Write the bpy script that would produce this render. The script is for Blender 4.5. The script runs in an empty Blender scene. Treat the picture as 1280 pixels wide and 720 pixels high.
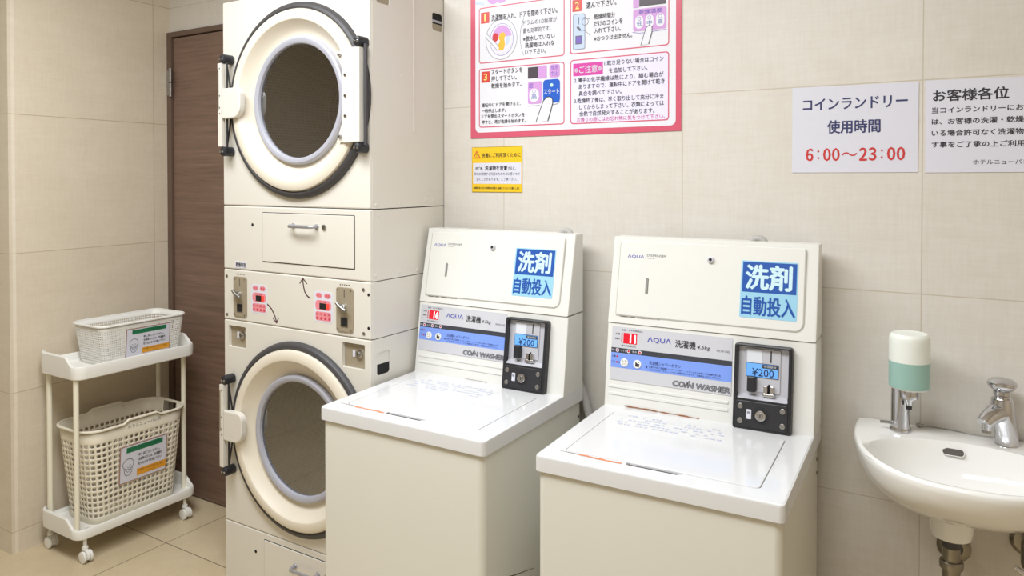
import bpy, bmesh, math, random
from mathutils import Vector, Matrix, geometry
from math import sin, cos, pi, radians as R

random.seed(7)
SC = bpy.context.scene
COL = SC.collection

# ------------------------------------------------------------------ camera
EYE = 1.40
cam_d = bpy.data.cameras.new('camera')
cam = bpy.data.objects.new('camera', cam_d)
COL.objects.link(cam)
cam.location = (0, 0, EYE)
cam.rotation_euler = (R(90 - 0.82), 0, R(31.3))
cam_d.sensor_width = 36
cam_d.lens = 930 / 1280 * 36
cam_d.shift_y = -(360 - 235.3) / 1280
cam_d.clip_start = .02
SC.camera = cam

# ------------------------------------------------------------------ light
SC.view_settings.view_transform = 'Standard'
SC.view_settings.look = 'None'
SC.view_settings.gamma = 1
SC.view_settings.use_curve_mapping = False
SC.view_settings.exposure = 0.0
world = bpy.data.worlds.new('world')
SC.world = world
world.use_nodes = True
world.node_tree.nodes['Background'].inputs[0].default_value = (1, .97, .93, 1)
world.node_tree.nodes['Background'].inputs[1].default_value = .3


def ceiling_lamp(name, loc, sx, sy, power, color=(.925, .965, 1)):
    l = bpy.data.lights.new(name, 'AREA')
    l.shape = 'RECTANGLE'
    l.size, l.size_y = sx, sy
    l.energy = power
    l.color = color
    o = bpy.data.objects.new(name, l)
    o.location = loc
    COL.objects.link(o)
    return o


ceiling_lamp('ceiling_lamp', (-1.75, .85, 2.44), 1.2, .5, 35)
ceiling_lamp('ceiling_lamp', (-.60, .60, 2.44), 1.2, .5, 31)


# ------------------------------------------------------------------ materials
def lin(c):
    return tuple(((v / 255) / 12.92 if v / 255 <= .04045 else ((v / 255 + .055) / 1.055) ** 2.4) for v in c) + (1,)


MATS = {}


def mat(name, rgb, rough=.5, metal=0., spec=.5, var=0., vscale=8., bump=0., emit=0., coat=0., trans=0.):
    if name in MATS:
        return MATS[name]
    m = bpy.data.materials.new(name)
    m.use_nodes = True
    nt = m.node_tree
    b = nt.nodes['Principled BSDF']
    c = lin(rgb)
    b.inputs['Base Color'].default_value = c
    b.inputs['Roughness'].default_value = rough
    b.inputs['Metallic'].default_value = metal
    b.inputs['Specular IOR Level'].default_value = spec
    b.inputs['Coat Weight'].default_value = coat
    if trans:
        b.inputs['Transmission Weight'].default_value = trans
    if emit:
        b.inputs['Emission Color'].default_value = c
        b.inputs['Emission Strength'].default_value = emit
    tc = nt.nodes.new('ShaderNodeTexCoord')
    if var or bump:
        n = nt.nodes.new('ShaderNodeTexNoise')
        n.inputs['Scale'].default_value = vscale
        n.inputs['Detail'].default_value = 5
        nt.links.new(tc.outputs['Object'], n.inputs['Vector'])
        if var:
            mx = nt.nodes.new('ShaderNodeMix')
            mx.data_type = 'RGBA'
            mx.inputs[6].default_value = tuple(v * (1 - var) for v in c[:3]) + (1,)
            mx.inputs[7].default_value = tuple(min(1, v * (1 + var)) for v in c[:3]) + (1,)
            nt.links.new(n.outputs['Fac'], mx.inputs[0])
            nt.links.new(mx.outputs[2], b.inputs['Base Color'])
        if bump:
            bp = nt.nodes.new('ShaderNodeBump')
            bp.inputs['Strength'].default_value = bump
            bp.inputs['Distance'].default_value = .001
            nt.links.new(n.outputs['Fac'], bp.inputs['Height'])
            nt.links.new(bp.outputs['Normal'], b.inputs['Normal'])
    MATS[name] = m
    return m


def N(nt, t, **kw):
    n = nt.nodes.new(t)
    for k, v in kw.items():
        setattr(n, k, v)
    return n


def math_node(nt, op, a, b=None):
    n = N(nt, 'ShaderNodeMath', operation=op)
    for i, v in enumerate((a, b)):
        if v is None:
            continue
        if isinstance(v, (int, float)):
            n.inputs[i].default_value = v
        else:
            nt.links.new(v, n.inputs[i])
    return n.outputs[0]


def line_mask(nt, val, origin, period, half):
    """1 near val = origin + k*period"""
    f = math_node(nt, 'DIVIDE', math_node(nt, 'SUBTRACT', val, origin), period)
    fr = math_node(nt, 'FRACT', math_node(nt, 'ADD', f, .5))
    d = math_node(nt, 'ABSOLUTE', math_node(nt, 'SUBTRACT', fr, .5))
    return math_node(nt, 'LESS_THAN', d, half / period)


def tile_material(name, rgb, joint_rgb, axes, origins, periods, half, rough=.45, streak=(1, 1, 1), contrast=.10, bump=.15):
    m = bpy.data.materials.new(name)
    m.use_nodes = True
    nt = m.node_tree
    b = nt.nodes['Principled BSDF']
    b.inputs['Roughness'].default_value = rough
    geo = N(nt, 'ShaderNodeNewGeometry')
    sp = N(nt, 'ShaderNodeSeparateXYZ')
    nt.links.new(geo.outputs['Position'], sp.inputs[0])
    mask = None
    cells = []
    for ax, o, p in zip(axes, origins, periods):
        k = line_mask(nt, sp.outputs[ax], o, p, half)
        mask = k if mask is None else math_node(nt, 'MAXIMUM', mask, k)
        cells.append(math_node(nt, 'FLOOR', math_node(nt, 'DIVIDE', math_node(nt, 'SUBTRACT', sp.outputs[ax], o), p)))
    # per tile tone
    cv = N(nt, 'ShaderNodeCombineXYZ')
    for i, cc in enumerate(cells):
        nt.links.new(cc, cv.inputs[i])
    wn = N(nt, 'ShaderNodeTexWhiteNoise')
    nt.links.new(cv.outputs[0], wn.inputs['Vector'])
    # woven streaks in both directions, plus soft clouds
    fac = None
    for sc, amt in (((14, 14, 170), .26), ((170, 170, 14), .26), ((5, 5, 7), .26), ((60, 60, 60), .12), ((3.5, 3.5, 26), .16)):
        mp = N(nt, 'ShaderNodeMapping')
        mp.inputs['Scale'].default_value = sc
        nt.links.new(geo.outputs['Position'], mp.inputs[0])
        nz = N(nt, 'ShaderNodeTexNoise')
        nz.inputs['Scale'].default_value = 1
        nz.inputs['Detail'].default_value = 3
        nz.inputs['Distortion'].default_value = .6
        nt.links.new(mp.outputs[0], nz.inputs['Vector'])
        t = math_node(nt, 'MULTIPLY', nz.outputs['Fac'], amt)
        fac = t if fac is None else math_node(nt, 'ADD', fac, t)
    fac = math_node(nt, 'ADD', fac, math_node(nt, 'MULTIPLY', wn.outputs['Value'], .10))
    ramp = N(nt, 'ShaderNodeValToRGB')
    c = lin(rgb)
    ramp.color_ramp.elements[0].position = .38
    ramp.color_ramp.elements[1].position = .80
    ramp.color_ramp.elements[0].color = (c[0] * (1 - contrast), c[1] * (1 - contrast * 1.25), c[2] * (1 - contrast * 1.6), 1)
    ramp.color_ramp.elements[1].color = (c[0] * (1 + contrast * .6), c[1] * (1 + contrast * .7), c[2] * (1 + contrast * .9), 1)
    nt.links.new(fac, ramp.inputs[0])
    mx = N(nt, 'ShaderNodeMix', data_type='RGBA')
    nt.links.new(mask, mx.inputs[0])
    nt.links.new(ramp.outputs[0], mx.inputs[6])
    mx.inputs[7].default_value = lin(joint_rgb)
    nt.links.new(mx.outputs[2], b.inputs['Base Color'])
    bp = N(nt, 'ShaderNodeBump')
    bp.inputs['Strength'].default_value = bump
    bp.inputs['Distance'].default_value = .002
    nt.links.new(math_node(nt, 'SUBTRACT', fac, mask), bp.inputs['Height'])
    nt.links.new(bp.outputs['Normal'], b.inputs['Normal'])
    return m


M_WALL = tile_material('stone_tile_wall', (220, 215, 207), (197, 186, 170), (0, 2), (-.0870, .6), (.595, .5177), .0013)
M_WALL_L = tile_material('stone_tile_side_wall', (222, 210, 190), (186, 168, 142), (1, 2), (1.970, .6), (.595, .5177), .0013)
M_WALL_P = tile_material('stone_tile_pillar', (232, 222, 204), (200, 182, 152), (2,), (.6,), (.5177,), .0013)
M_FLOOR = tile_material('stone_tile_floor', (212, 195, 163), (96, 86, 72), (0, 1), (-2.604, 1.731), (.6, .6), .0016, rough=.35, contrast=.13)
M_CEIL = mat('ceiling_board', (240, 238, 232), .9, bump=.1, vscale=120)


def wood(name, rgb):
    m = bpy.data.materials.new(name)
    m.use_nodes = True
    nt = m.node_tree
    b = nt.nodes['Principled BSDF']
    b.inputs['Roughness'].default_value = .42
    geo = N(nt, 'ShaderNodeNewGeometry')
    fac = None
    for sc, a in (((3, 3, 60), .5), ((10, 10, 260), .35), ((2, 2, 9), .25)):
        mp = N(nt, 'ShaderNodeMapping')
        mp.inputs['Scale'].default_value = sc
        nt.links.new(geo.outputs['Position'], mp.inputs[0])
        nz = N(nt, 'ShaderNodeTexNoise')
        nz.inputs['Scale'].default_value = 1
        nz.inputs['Detail'].default_value = 4
        nz.inputs['Distortion'].default_value = .3
        nt.links.new(mp.outputs[0], nz.inputs['Vector'])
        t = math_node(nt, 'MULTIPLY', nz.outputs['Fac'], a)
        fac = t if fac is None else math_node(nt, 'ADD', fac, t)
    r = N(nt, 'ShaderNodeValToRGB')
    c = lin(rgb)
    r.color_ramp.elements[0].position = .38
    r.color_ramp.elements[1].position = .72
    r.color_ramp.elements[0].color = tuple(v * .72 for v in c[:3]) + (1,)
    r.color_ramp.elements[1].color = tuple(v * 1.28 for v in c[:3]) + (1,)
    nt.links.new(fac, r.inputs[0])
    nt.links.new(r.outputs[0], b.inputs['Base Color'])
    return m


M_DOOR = wood('dark_walnut_laminate', (122, 98, 84))
M_FRAME = mat('brown_steel_frame', (104, 84, 72), .45, var=.06)
M_CREAM = mat('cream_enamel', (224, 219, 209), .32, var=.02, vscale=4, bump=.03)
M_CREAMD = mat('cream_enamel_door', (230, 221, 204), .35, var=.02, vscale=4)
M_WASH = mat('ivory_steel', (226, 224, 214), .35, var=.02, vscale=3)
M_WDECK = mat('white_plastic_deck', (224, 224, 225), .16, var=.012, vscale=5, coat=.3)
M_WPAN = mat('white_plastic_panel', (231, 230, 225), .3, var=.012, vscale=5)
M_BLACK = mat('black_plastic', (38, 38, 42), .4)
M_RUB = mat('dark_grey_rubber', (66, 64, 66), .5)
M_DARK = mat('dark_void', (22, 20, 20), .8)
M_CHROME = mat('chrome', (206, 206, 210), .12, metal=1)
M_STEEL = mat('brushed_steel', (170, 168, 166), .32, metal=1, var=.06, vscale=40)
M_ALU = mat('grey_handle_metal', (176, 176, 182), .4, metal=.6)
M_SATIN = mat('satin_silver_plate', (204, 204, 212), .38, metal=.25, var=.03, vscale=40)
M_TAN = mat('tan_anodised_plate', (164, 152, 130), .45, metal=.15, var=.04, vscale=30)
M_RING = mat('grey_lavender_ring', (172, 172, 182), .35)
M_WHITEP = mat('white_polypropylene', (240, 238, 232), .42, var=.015)
M_IVORYP = mat('ivory_polypropylene', (236, 228, 208), .45, var=.015)
M_POST = mat('ivory_pipe', (238, 232, 212), .35)
M_CERAM = mat('white_ceramic', (244, 243, 240), .12, coat=.4)
M_PAPER = mat('laminated_white_paper', (222, 222, 234), .3)
M_INK = mat('black_ink', (44, 42, 48), .5)
M_NAVY = mat('navy_ink', (50, 54, 104), .5)
M_RED = mat('red_ink', (204, 52, 52), .5)
M_GLASS = None


def glass_material():
    m = bpy.data.materials.new('dryer_door_glass')
    m.use_nodes = True
    nt = m.node_tree
    nt.nodes.clear()
    out = N(nt, 'ShaderNodeOutputMaterial')
    mix = N(nt, 'ShaderNodeMixShader')
    tr = N(nt, 'ShaderNodeBsdfTransparent')
    tr.inputs[0].default_value = (.50, .515, .54, 1)
    gl = N(nt, 'ShaderNodeBsdfGlossy')
    gl.inputs['Roughness'].default_value = .02
    gl.inputs[0].default_value = (.9, .9, .92, 1)
    lw = N(nt, 'ShaderNodeFresnel')
    lw.inputs['IOR'].default_value = 1.9
    nt.links.new(math_node(nt, 'ADD', math_node(nt, 'MULTIPLY', lw.outputs[0],   .6), .22), mix.inputs[0])
    nt.links.new(tr.outputs[0], mix.inputs[1])
    nt.links.new(gl.outputs[0], mix.inputs[2])
    nt.links.new(mix.outputs[0], out.inputs[0])
    return m


M_GLASS = glass_material()


def drum_material():
    m = bpy.data.materials.new('perforated_drum_steel')
    m.use_nodes = True
    nt = m.node_tree
    b = nt.nodes['Principled BSDF']
    b.inputs['Metallic'].default_value = .5
    b.inputs['Roughness'].default_value = .45
    tc = N(nt, 'ShaderNodeTexCoord')
    v = N(nt, 'ShaderNodeTexVoronoi', voronoi_dimensions='2D')
    v.inputs['Scale'].default_value = 90
    v.inputs['Randomness'].default_value = 0
    nt.links.new(tc.outputs['UV'], v.inputs['Vector'])
    k = math_node(nt, 'LESS_THAN', v.outputs['Distance'], .34)
    mx = N(nt, 'ShaderNodeMix', data_type='RGBA')
    nt.links.new(k, mx.inputs[0])
    mx.inputs[6].default_value = lin((146, 147, 150))
    mx.inputs[7].default_value = lin((70, 68, 66))
    nt.links.new(mx.outputs[2], b.inputs['Base Color'])
    return m


M_DRUM = drum_material()


# ------------------------------------------------------------------ mesh builder
_text_cache = {}


def text_geo(s, weight=0., shear=0.):
    key = (s, weight, shear)
    if key in _text_cache:
        return _text_cache[key]
    c = bpy.data.curves.new('lettering', 'FONT')
    c.body = s
    c.resolution_u = 2
    c.offset = weight
    c.shear = shear
    o = bpy.data.objects.new('lettering', c)
    COL.objects.link(o)
    dg = bpy.context.evaluated_depsgraph_get()
    me = bpy.data.meshes.new_from_object(o.evaluated_get(dg))
    vs = [v.co.to_2d() for v in me.vertices]
    fs = [tuple(p.vertices) for p in me.polygons]
    bpy.data.objects.remove(o)
    bpy.data.curves.remove(c)
    bpy.data.meshes.remove(me)
    x0 = min(v.x for v in vs); x1 = max(v.x for v in vs)
    y0 = min(v.y for v in vs); y1 = max(v.y for v in vs)
    vs = [((v.x - x0) / (x1 - x0), (v.y - y0) / max(1e-6, (y1 - y0))) for v in vs]
    _text_cache[key] = (vs, fs, x1 - x0, y1 - y0)
    return _text_cache[key]


def rrect(x0, x1, y0, y1, r, n=4):
    """rounded rectangle outline, counter-clockwise; r may be a 4-tuple (ll, lr, ur, ul)"""
    rs = r if isinstance(r, tuple) else (r,) * 4
    pts = []
    for (cx, cy, a0), q in zip(((x0, y0, 180), (x1, y0, 270), (x1, y1, 0), (x0, y1, 90)), rs):
        if q <= 0:
            pts.append((cx, cy))
            continue
        ox = cx + (q if cx == x0 else -q)
        oy = cy + (q if cy == y0 else -q)
        for i in range(n + 1):
            a = R(a0 + 90 * i / n)
            pts.append((ox + q * cos(a), oy + q * sin(a)))
    return pts


def circle(cx, cy, rx, ry=None, n=24):
    ry = ry or rx
    return [(cx + rx * cos(2 * pi * i / n), cy + ry * sin(2 * pi * i / n)) for i in range(n)]


def inset(poly, d):
    """offset a counter-clockwise outline inwards"""
    out = []
    n = len(poly)
    for i in range(n):
        p0, p1, p2 = Vector(poly[i - 1]), Vector(poly[i]), Vector(poly[(i + 1) % n])
        a = (p1 - p0); b = (p2 - p1)
        if a.length < 1e-9: a = b
        if b.length < 1e-9: b = a
        na = Vector((-a.y, a.x)).normalized(); nb = Vector((-b.y, b.x)).normalized()
        m = (na + nb)
        if m.length < 1e-6: m = na
        m.normalize()
        k = max(.35, m.dot(na))
        q = p1 + m * (d / k)
        out.append((q.x, q.y))
    return out


class MB:
    def __init__(self, xf=None):
        self.v = []; self.f = []; self.m = []; self.mats = []
        self.xf = xf or (lambda a, b, c: (a, b, c))

    def mi(self, m):
        if m not in self.mats:
            self.mats.append(m)
        return self.mats.index(m)

    def add(self, vs, fs, m):
        o = len(self.v)
        self.v += [Vector(self.xf(*p)) for p in vs]
        k = self.mi(m)
        for f in fs:
            self.f.append(tuple(i + o for i in f)); self.m.append(k)

    def box(self, x0, x1, y0, y1, z0, z1, m, r=0., seg=2):
        bm = bmesh.new()
        bmesh.ops.create_cube(bm, size=1)
        for v in bm.verts:
            v.co = Vector(((x0 + x1) / 2 + v.co.x * (x1 - x0), (y0 + y1) / 2 + v.co.y * (y1 - y0), (z0 + z1) / 2 + v.co.z * (z1 - z0)))
        if r:
            bmesh.ops.bevel(bm, geom=bm.edges[:], offset=r, segments=seg, profile=.5, affect='EDGES')
        bm.verts.index_update()
        self.add([v.co[:] for v in bm.verts], [tuple(v.index for v in f.verts) for f in bm.faces], m)
        bm.free()

    def prism(self, outer, d0, d1, m, holes=(), r=0., back=True, hole_wall=None):
        """outline in (a,b), extruded from d0 (back) to d1 (front); rounded front edge r"""
        n = len(outer)
        rings = [[(a, b, d0) for a, b in outer]]
        sgn = 1 if d1 > d0 else -1
        if r:
            for t in (0, 45, 90):
                i = inset(outer, r * (1 - cos(R(t))))
                rings.append([(a, b, d1 - sgn * r * (1 - sin(R(t)))) for a, b in i])
        else:
            rings.append([(a, b, d1) for a, b in outer])
        vs = [p for q in rings for p in q]
        fs = []
        for k in range(len(rings) - 1):
            for i in range(n):
                j = (i + 1) % n
                fs.append((k * n + i, k * n + j, (k + 1) * n + j, (k + 1) * n + i))
        self.add(vs, fs, m)
        top = [(a, b) for a, b, _ in rings[-1]]
        for d, o in ((d1, top),) + (((d0, outer),) if back else ()):
            if holes:
                loops = [[Vector((a, b, 0)) for a, b in o]] + [[Vector((a, b, 0)) for a, b in h] for h in holes]
                flat = [p for l in loops for p in l]
                self.add([(p.x, p.y, d) for p in flat], [tuple(t) for t in geometry.tessellate_polygon(loops)], m)
            else:
                self.add([(a, b, d) for a, b in o], [tuple(range(len(o)))], m)
        for h in holes:
            q = len(h)
            self.add([(a, b, d1) for a, b in h] + [(a, b, d0) for a, b in h],
                     [(i, (i + 1) % q, q + (i + 1) % q, q + i) for i in range(q)], hole_wall or m)

    def flat(self, outer, d, m):
        self.add([(a, b, d) for a, b in outer], [tuple(range(len(outer)))], m)

    def rect(self, a0, a1, b0, b1, d, m):
        self.flat([(a0, b0), (a1, b0), (a1, b1), (a0, b1)], d, m)

    def frame(self, outer, inner, d, m):
        n = len(outer)
        self.add([(a, b, d) for a, b in outer] + [(a, b, d) for a, b in inner],
                 [(i, (i + 1) % n, n + (i + 1) % n, n + i) for i in range(n)], m)

    def text(self, s, a0, b0, w, h, d, m, weight=0., shear=0., spread=0.):
        """lettering fitted to the box (a0, b0, w, h); weight thickens the strokes by overprinting"""
        vs, fs, tw, th = text_geo(s, 0., shear)
        e = spread or weight * h * .8
        offs = [(0, 0)] if e == 0 else [(-e, 0), (e, 0), (0, e * .8), (0, -e * .8), (0, 0)]
        for k, (oa, ob) in enumerate(offs):
            self.add([(a0 + x * w + oa, b0 + y * h + ob, d + k * .00003) for x, y in vs], fs, m)

    def lathe(self, prof, c, axis, m, n=32, cap0=False, cap1=False, sx=1., ang=(0, 2 * pi)):
        """prof: (radius, height along axis)"""
        ax = Vector(axis).normalized()
        u = ax.orthogonal().normalized()
        if abs(ax.z) < .9:
            u = Vector((0, 0, 1)).cross(ax).normalized()
        w = ax.cross(u)
        c = Vector(c)
        vs = []
        for r, hgt in prof:
            for i in range(n):
                a = 2 * pi * i / n
                vs.append(tuple(c + ax * hgt + u * (r * cos(a) * sx) + w * (r * sin(a))))
        fs = []
        for k in range(len(prof) - 1):
            for i in range(n):
                j = (i + 1) % n
                fs.append((k * n + i, k * n + j, (k + 1) * n + j, (k + 1) * n + i))
        if cap0: fs.append(tuple(range(n)))
        if cap1: fs.append(tuple(range((len(prof) - 1) * n, len(prof) * n)))
        self.add(vs, fs, m)

    def tube(self, path, r, m, n=12, caps=True, rs=None):
        P = [Vector(p) for p in path]
        vs = []; fs = []
        t0 = (P[1] - P[0]).normalized()
        u = t0.orthogonal().normalized()
        for i, p in enumerate(P):
            if i == 0: t = P[1] - P[0]
            elif i == len(P) - 1: t = P[-1] - P[-2]
            else: t = (P[i + 1] - P[i]).normalized() + (P[i] - P[i - 1]).normalized()
            t.normalize()
            u = (u - t * u.dot(t)).normalized()
            w = t.cross(u)
            q = rs[i] if rs else r
            for k in range(n):
                a = 2 * pi * k / n
                vs.append(tuple(p + u * (q * cos(a)) + w * (q * sin(a))))
        for i in range(len(P) - 1):
            for k in range(n):
                j = (k + 1) % n
                fs.append((i * n + k, i * n + j, (i + 1) * n + j, (i + 1) * n + k))
        if caps:
            fs += [tuple(range(n)), tuple(range((len(P) - 1) * n, len(P) * n))]
        self.add(vs, fs, m)

    def ball(self, c, r, m, n=12, sz=1.):
        prof = [(r * sin(pi * i / 8) + 1e-5, -r * cos(pi * i / 8) * sz) for i in range(9)]
        self.lathe(prof, c, (0, 0, 1), m, n)

    def build(self, name, parent=None, world=True, angle=35, kind=None, merge=False):
        me = bpy.data.meshes.new(name)
        off = Vector((0, 0, 0))
        p = parent
        if world:
            while p is not None:
                off += p.location
                p = p.parent
        me.from_pydata([tuple(v - off) for v in self.v], [], self.f)
        for m in self.mats:
            me.materials.append(m)
        me.polygons.foreach_set('material_index', self.m)
        bm = bmesh.new(); bm.from_mesh(me)
        if merge:
            bmesh.ops.remove_doubles(bm, verts=bm.verts[:], dist=1e-5)
        bmesh.ops.recalc_face_normals(bm, faces=bm.faces[:])
        bm.to_mesh(me); bm.free()
        me.polygons.foreach_set('use_smooth', [True] * len(me.polygons))
        me.set_sharp_from_angle(angle=R(angle))
        o = bpy.data.objects.new(name, me)
        COL.objects.link(o)
        if parent is not None:
            o.parent = parent
        if kind:
            o['kind'] = kind
        if not merge:
            md = o.modifiers.new('weighted_normal', 'WEIGHTED_NORMAL'); md.keep_sharp = True
        return o


def tag(o, label, cat, group=None):
    o['label'] = label; o['category'] = cat
    if group: o['group'] = group
    return o


def thing(name, label, cat, loc=(0, 0, 0), rotz=0, group=None):
    o = bpy.data.objects.new(name, None)
    o.empty_display_size = .1
    COL.objects.link(o)
    o.location = loc; o.rotation_euler = (0, 0, rotz)
    return tag(o, label, cat, group)


def arc(c, r, a0, a1, n=10):
    return [(c[0] + r * cos(R(a0 + (a1 - a0) * i / n)), c[1] + r * sin(R(a0 + (a1 - a0) * i / n))) for i in range(n + 1)]


def ribbon(pts, w):
    """outline of a stroke of width w along 2D points"""
    L = []; Rr = []
    for i, p in enumerate(pts):
        a = Vector(pts[max(0, i - 1)]); b = Vector(pts[min(len(pts) - 1, i + 1)])
        t = (b - a).normalized()
        nn = Vector((-t.y, t.x)) * w / 2
        L.append((p[0] + nn.x, p[1] + nn.y)); Rr.append((p[0] - nn.x, p[1] - nn.y))
    return L, Rr


def stroke(mb, pts, w, d, m):
    L, Rr = ribbon(pts, w)
    n = len(pts)
    mb.add([(a, b, d) for a, b in L] + [(a, b, d) for a, b in Rr], [(i, i + 1, n + i + 1, n + i) for i in range(n - 1)], m)


# ------------------------------------------------------------------ the room
YW = 2.05                       # plane of the tiled wall with the notices
XA = -1.517                     # its left end: beside it the dryer stands in an alcove
b = MB(); b.box(-4.3, 1.3, -1.7, 2.75, -.1, 0, M_FLOOR); b.build('floor', kind='structure')
b = MB(); b.box(-4.3, 1.3, -1.7, 2.75, 2.45, 2.55, M_CEIL); b.build('ceiling', kind='structure')
b = MB()
b.box(XA, 1.3, YW, 2.75, 0, 2.45, M_WALL)                       # wall with the notices
b.box(-2.26, XA, 2.60, 2.75, 0, 2.45, M_WALL)                   # back of the alcove
b.box(-3.2, -2.26, YW + .001, 2.20, 2.045, 2.45, M_WALL)        # over the door
b.box(-2.26, XA, YW + .001, 2.20, 2.16, 2.45, M_WALL)           # over the alcove
b.box(-2.32, -2.215, YW + .001, 2.60, 0, 2.044, M_WALL)         # pier between door and alcove
b.build('wall_back', kind='structure', angle=20)
b = MB()
b.add([(-3.006, 1.377, 0), (-3.043, 2.20, 0), (-3.043, 2.20, 2.45), (-3.006, 1.377, 2.45),
       (-3.2, 1.40, 0), (-3.2, 2.20, 0), (-3.2, 2.20, 2.45), (-3.2, 1.40, 2.45)],
      [(0, 1, 2, 3), (4, 7, 6, 5), (0, 3, 7, 4), (1, 5, 6, 2), (3, 2, 6, 7), (0, 4, 5, 1)], M_WALL_L)
b.build('wall_left', kind='structure', angle=20)
b = MB(); b.box(-4.3, -3.0065, 1.377, 1.4, 0, 2.45, M_WALL_P); b.build('wall_pillar', kind='structure')
b = MB(); b.box(-4.4, -4.3, -1.7, 2.75, 0, 2.45, M_WALL_P); b.build('wall_far_left', kind='structure')
b = MB(); b.box(-4.3, 1.3, -1.8, -1.7, 0, 2.45, M_WALL); b.build('wall_front', kind='structure')
b = MB(); b.box(1.3, 1.4, -1.7, 2.75, 0, 2.45, M_WALL_L); b.build('wall_right', kind='structure')
b = MB(); b.box(-3.0425, -3.0395, 2.040, YW, 0, 2.047, M_WHITEP); b.build('trim_1', kind='structure')

# door 1: dark wooden door, hinges on its left
dr = bpy.data.objects.new('door_1', None); COL.objects.link(dr); dr.location = (-3.0, YW, 0); dr['kind'] = 'structure'
b = MB()
b.box(-3.039, -3.006, 2.036, 2.10, 0, 2.043, M_FRAME, r=.002)
b.box(-3.006, -2.33, 2.036, 2.10, 2.020, 2.043, M_FRAME, r=.002)
b.box(-2.36, -2.33, 2.036, 2.10, 0, 2.020, M_FRAME, r=.002)
b.build('door_frame', dr)
b = MB(); b.box(-3.002, -2.363, 2.046, 2.085, .006, 2.016, M_DOOR, r=.0015); b.build('door_leaf', dr)
for hz in (1.82, .35):
    b = MB()
    b.lathe([(.007, -.062), (.007, .062)], (-3.001, 2.030, hz), (0, 0, 1), M_STEEL, 14, True, True)
    b.lathe([(.0073, -.002), (.0073, .002)], (-3.001, 2.030, hz), (0, 0, 1), M_DARK, 14, True, True)
    b.box(-3.030, -3.004, 2.033, 2.036, hz - .055, hz + .055, M_STEEL)
    b.build('door_hinge', dr)

# ------------------------------------------------------------------ stacked dryer
XL, XR, YF = -2.195, -1.520, 1.6845
XC = -1.830
dry = thing('stacked_dryer', 'tall cream coin dryer of two stacked round-door units beside the brown door', 'dryer', ((XL + XR) / 2, YF, 0))
fr = lambda x, z, d: (x, YF - d, z)                  # front plane: (x, z, out)
sd = lambda y, z, d: (XR + d, y, z)                  # right side plane
ZC = {'up': 1.6465, 'low': .556}
SEAMS = [('upper_cabinet', 1.305, 2.003), ('upper_drawer_panel', 1.086, 1.303), ('control_panel', .911, 1.0845),
         ('lower_cabinet', .2105, .9095), ('base_cabinet', 0.0, .209)]
holes_f = {'upper_cabinet': [circle(XC, ZC['up'], .262, n=48)],
           'lower_cabinet': [circle(XC, ZC['low'], .262, n=48), rrect(-2.172, -2.084, .8165, .8905, .004),
                             rrect(-1.638, -1.545, .8165, .8935, .004)]}
holes_s = {'upper_cabinet': [rrect(1.712, 1.772, 1.930, 1.985, .008), rrect(1.988, 2.045, 1.893, 1.952, .010)],
           'lower_cabinet': [rrect(1.711, 1.770, .797, .867, .009)]}
YB = 2.52
for nm, z0, z1 in SEAMS:
    b = MB(fr)
    out = rrect(XL, XR - .001, z0, z1, .0052, 3)
    b.prism(out, -.018, 0, M_CREAM, holes_f.get(nm, ()), r=.004)
    b.xf = sd
    b.prism(rrect(YF + .009, YB, z0 + .0005, z1 - .0005, .001, 1), -.003, 0, M_CREAM, holes_s.get(nm, ()))
    b.xf = lambda x, y, z: (x, y, z)
    b.box(XL + .0005, XL + .004, YF + .018, YB, z0, z1, M_CREAM)
    b.box(XL + .004, XR - .003, YB - .004, YB, z0, z1, M_CREAM)
    b.box(XL + .004, XR - .0035, YF + .018, YB - .004, z1 - .006, z1 - .003, M_CREAM)
    if nm == 'upper_cabinet':
        b.box(-1.5205, -1.5175, 1.888, 1.896, 1.545, 1.975, M_CREAM, r=.001)
        for y, z in ((1.709, 1.318), (1.82, 1.318), (1.955, 1.326), (1.99, 1.322), (1.964, 1.345), (1.975, 1.36), (2.0, 1.36), (1.83, 1.72), (1.95, 1.62), (1.85, 1.50)):
            b.lathe([(.0045, -.001), (.004, .0015), (.001, .002)], (XR, y, z), (1, 0, 0), M_CREAM, 10, cap1=True)
    if nm == 'upper_drawer_panel':
        for y, z in ((1.707, 1.102), (1.819, 1.102), (1.905, 1.10), (1.72, 1.285)):
            b.lathe([(.0045, -.001), (.004, .0015), (.001, .002)], (XR, y, z), (1, 0, 0), M_CREAM, 10, cap1=True)
    p = b.build(nm, dry)
    if nm == 'upper_cabinet':
        for y, z, bar in ((1.742, 1.957, 0), (2.0165, 1.9225, 1)):
            v = MB(); v.box(-1.56, XR - .0035, y - .045, y + .045, z - .045, z + .04, M_DARK)
            v.box(-1.5265, XR - .0034, y - .035, y + .035, z - .04, z - (.006 if bar else .0), M_TAN)
            if bar: v.box(-1.5225, -1.5205, y - .03, y + .03, z - .002, z + .006, M_RING)
            v.build('vent_slot', p)
    if nm == 'lower_cabinet':
        v = MB(); v.box(-1.56, XR - .0035, 1.70, 1.78, .79, .875, M_DARK)
        v.box(-1.5265, XR - .0034, 1.70, 1.78, .830, .872, M_CREAM)
        v.build('vent_slot', p)
    if nm in ('control_panel',):
        for x, z in ((-2.179, 1.060), (-2.178, .927), (-1.549, 1.061), (-1.548, .928)):
            s = MB(fr)
            s.prism(circle(x, z, .0055, n=12), 0, .0022, M_STEEL, r=.0012)
            s.rect(x - .004, x + .004, z - .0007, z + .0007, .0024, M_DARK)
            s.build('screw', p)
        for z in (1.047, .946):
            s = MB(fr); s.prism(circle(-1.529, z, .0048, n=14), -.001, .0006, M_DARK); s.build('bolt_hole', p)


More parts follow.
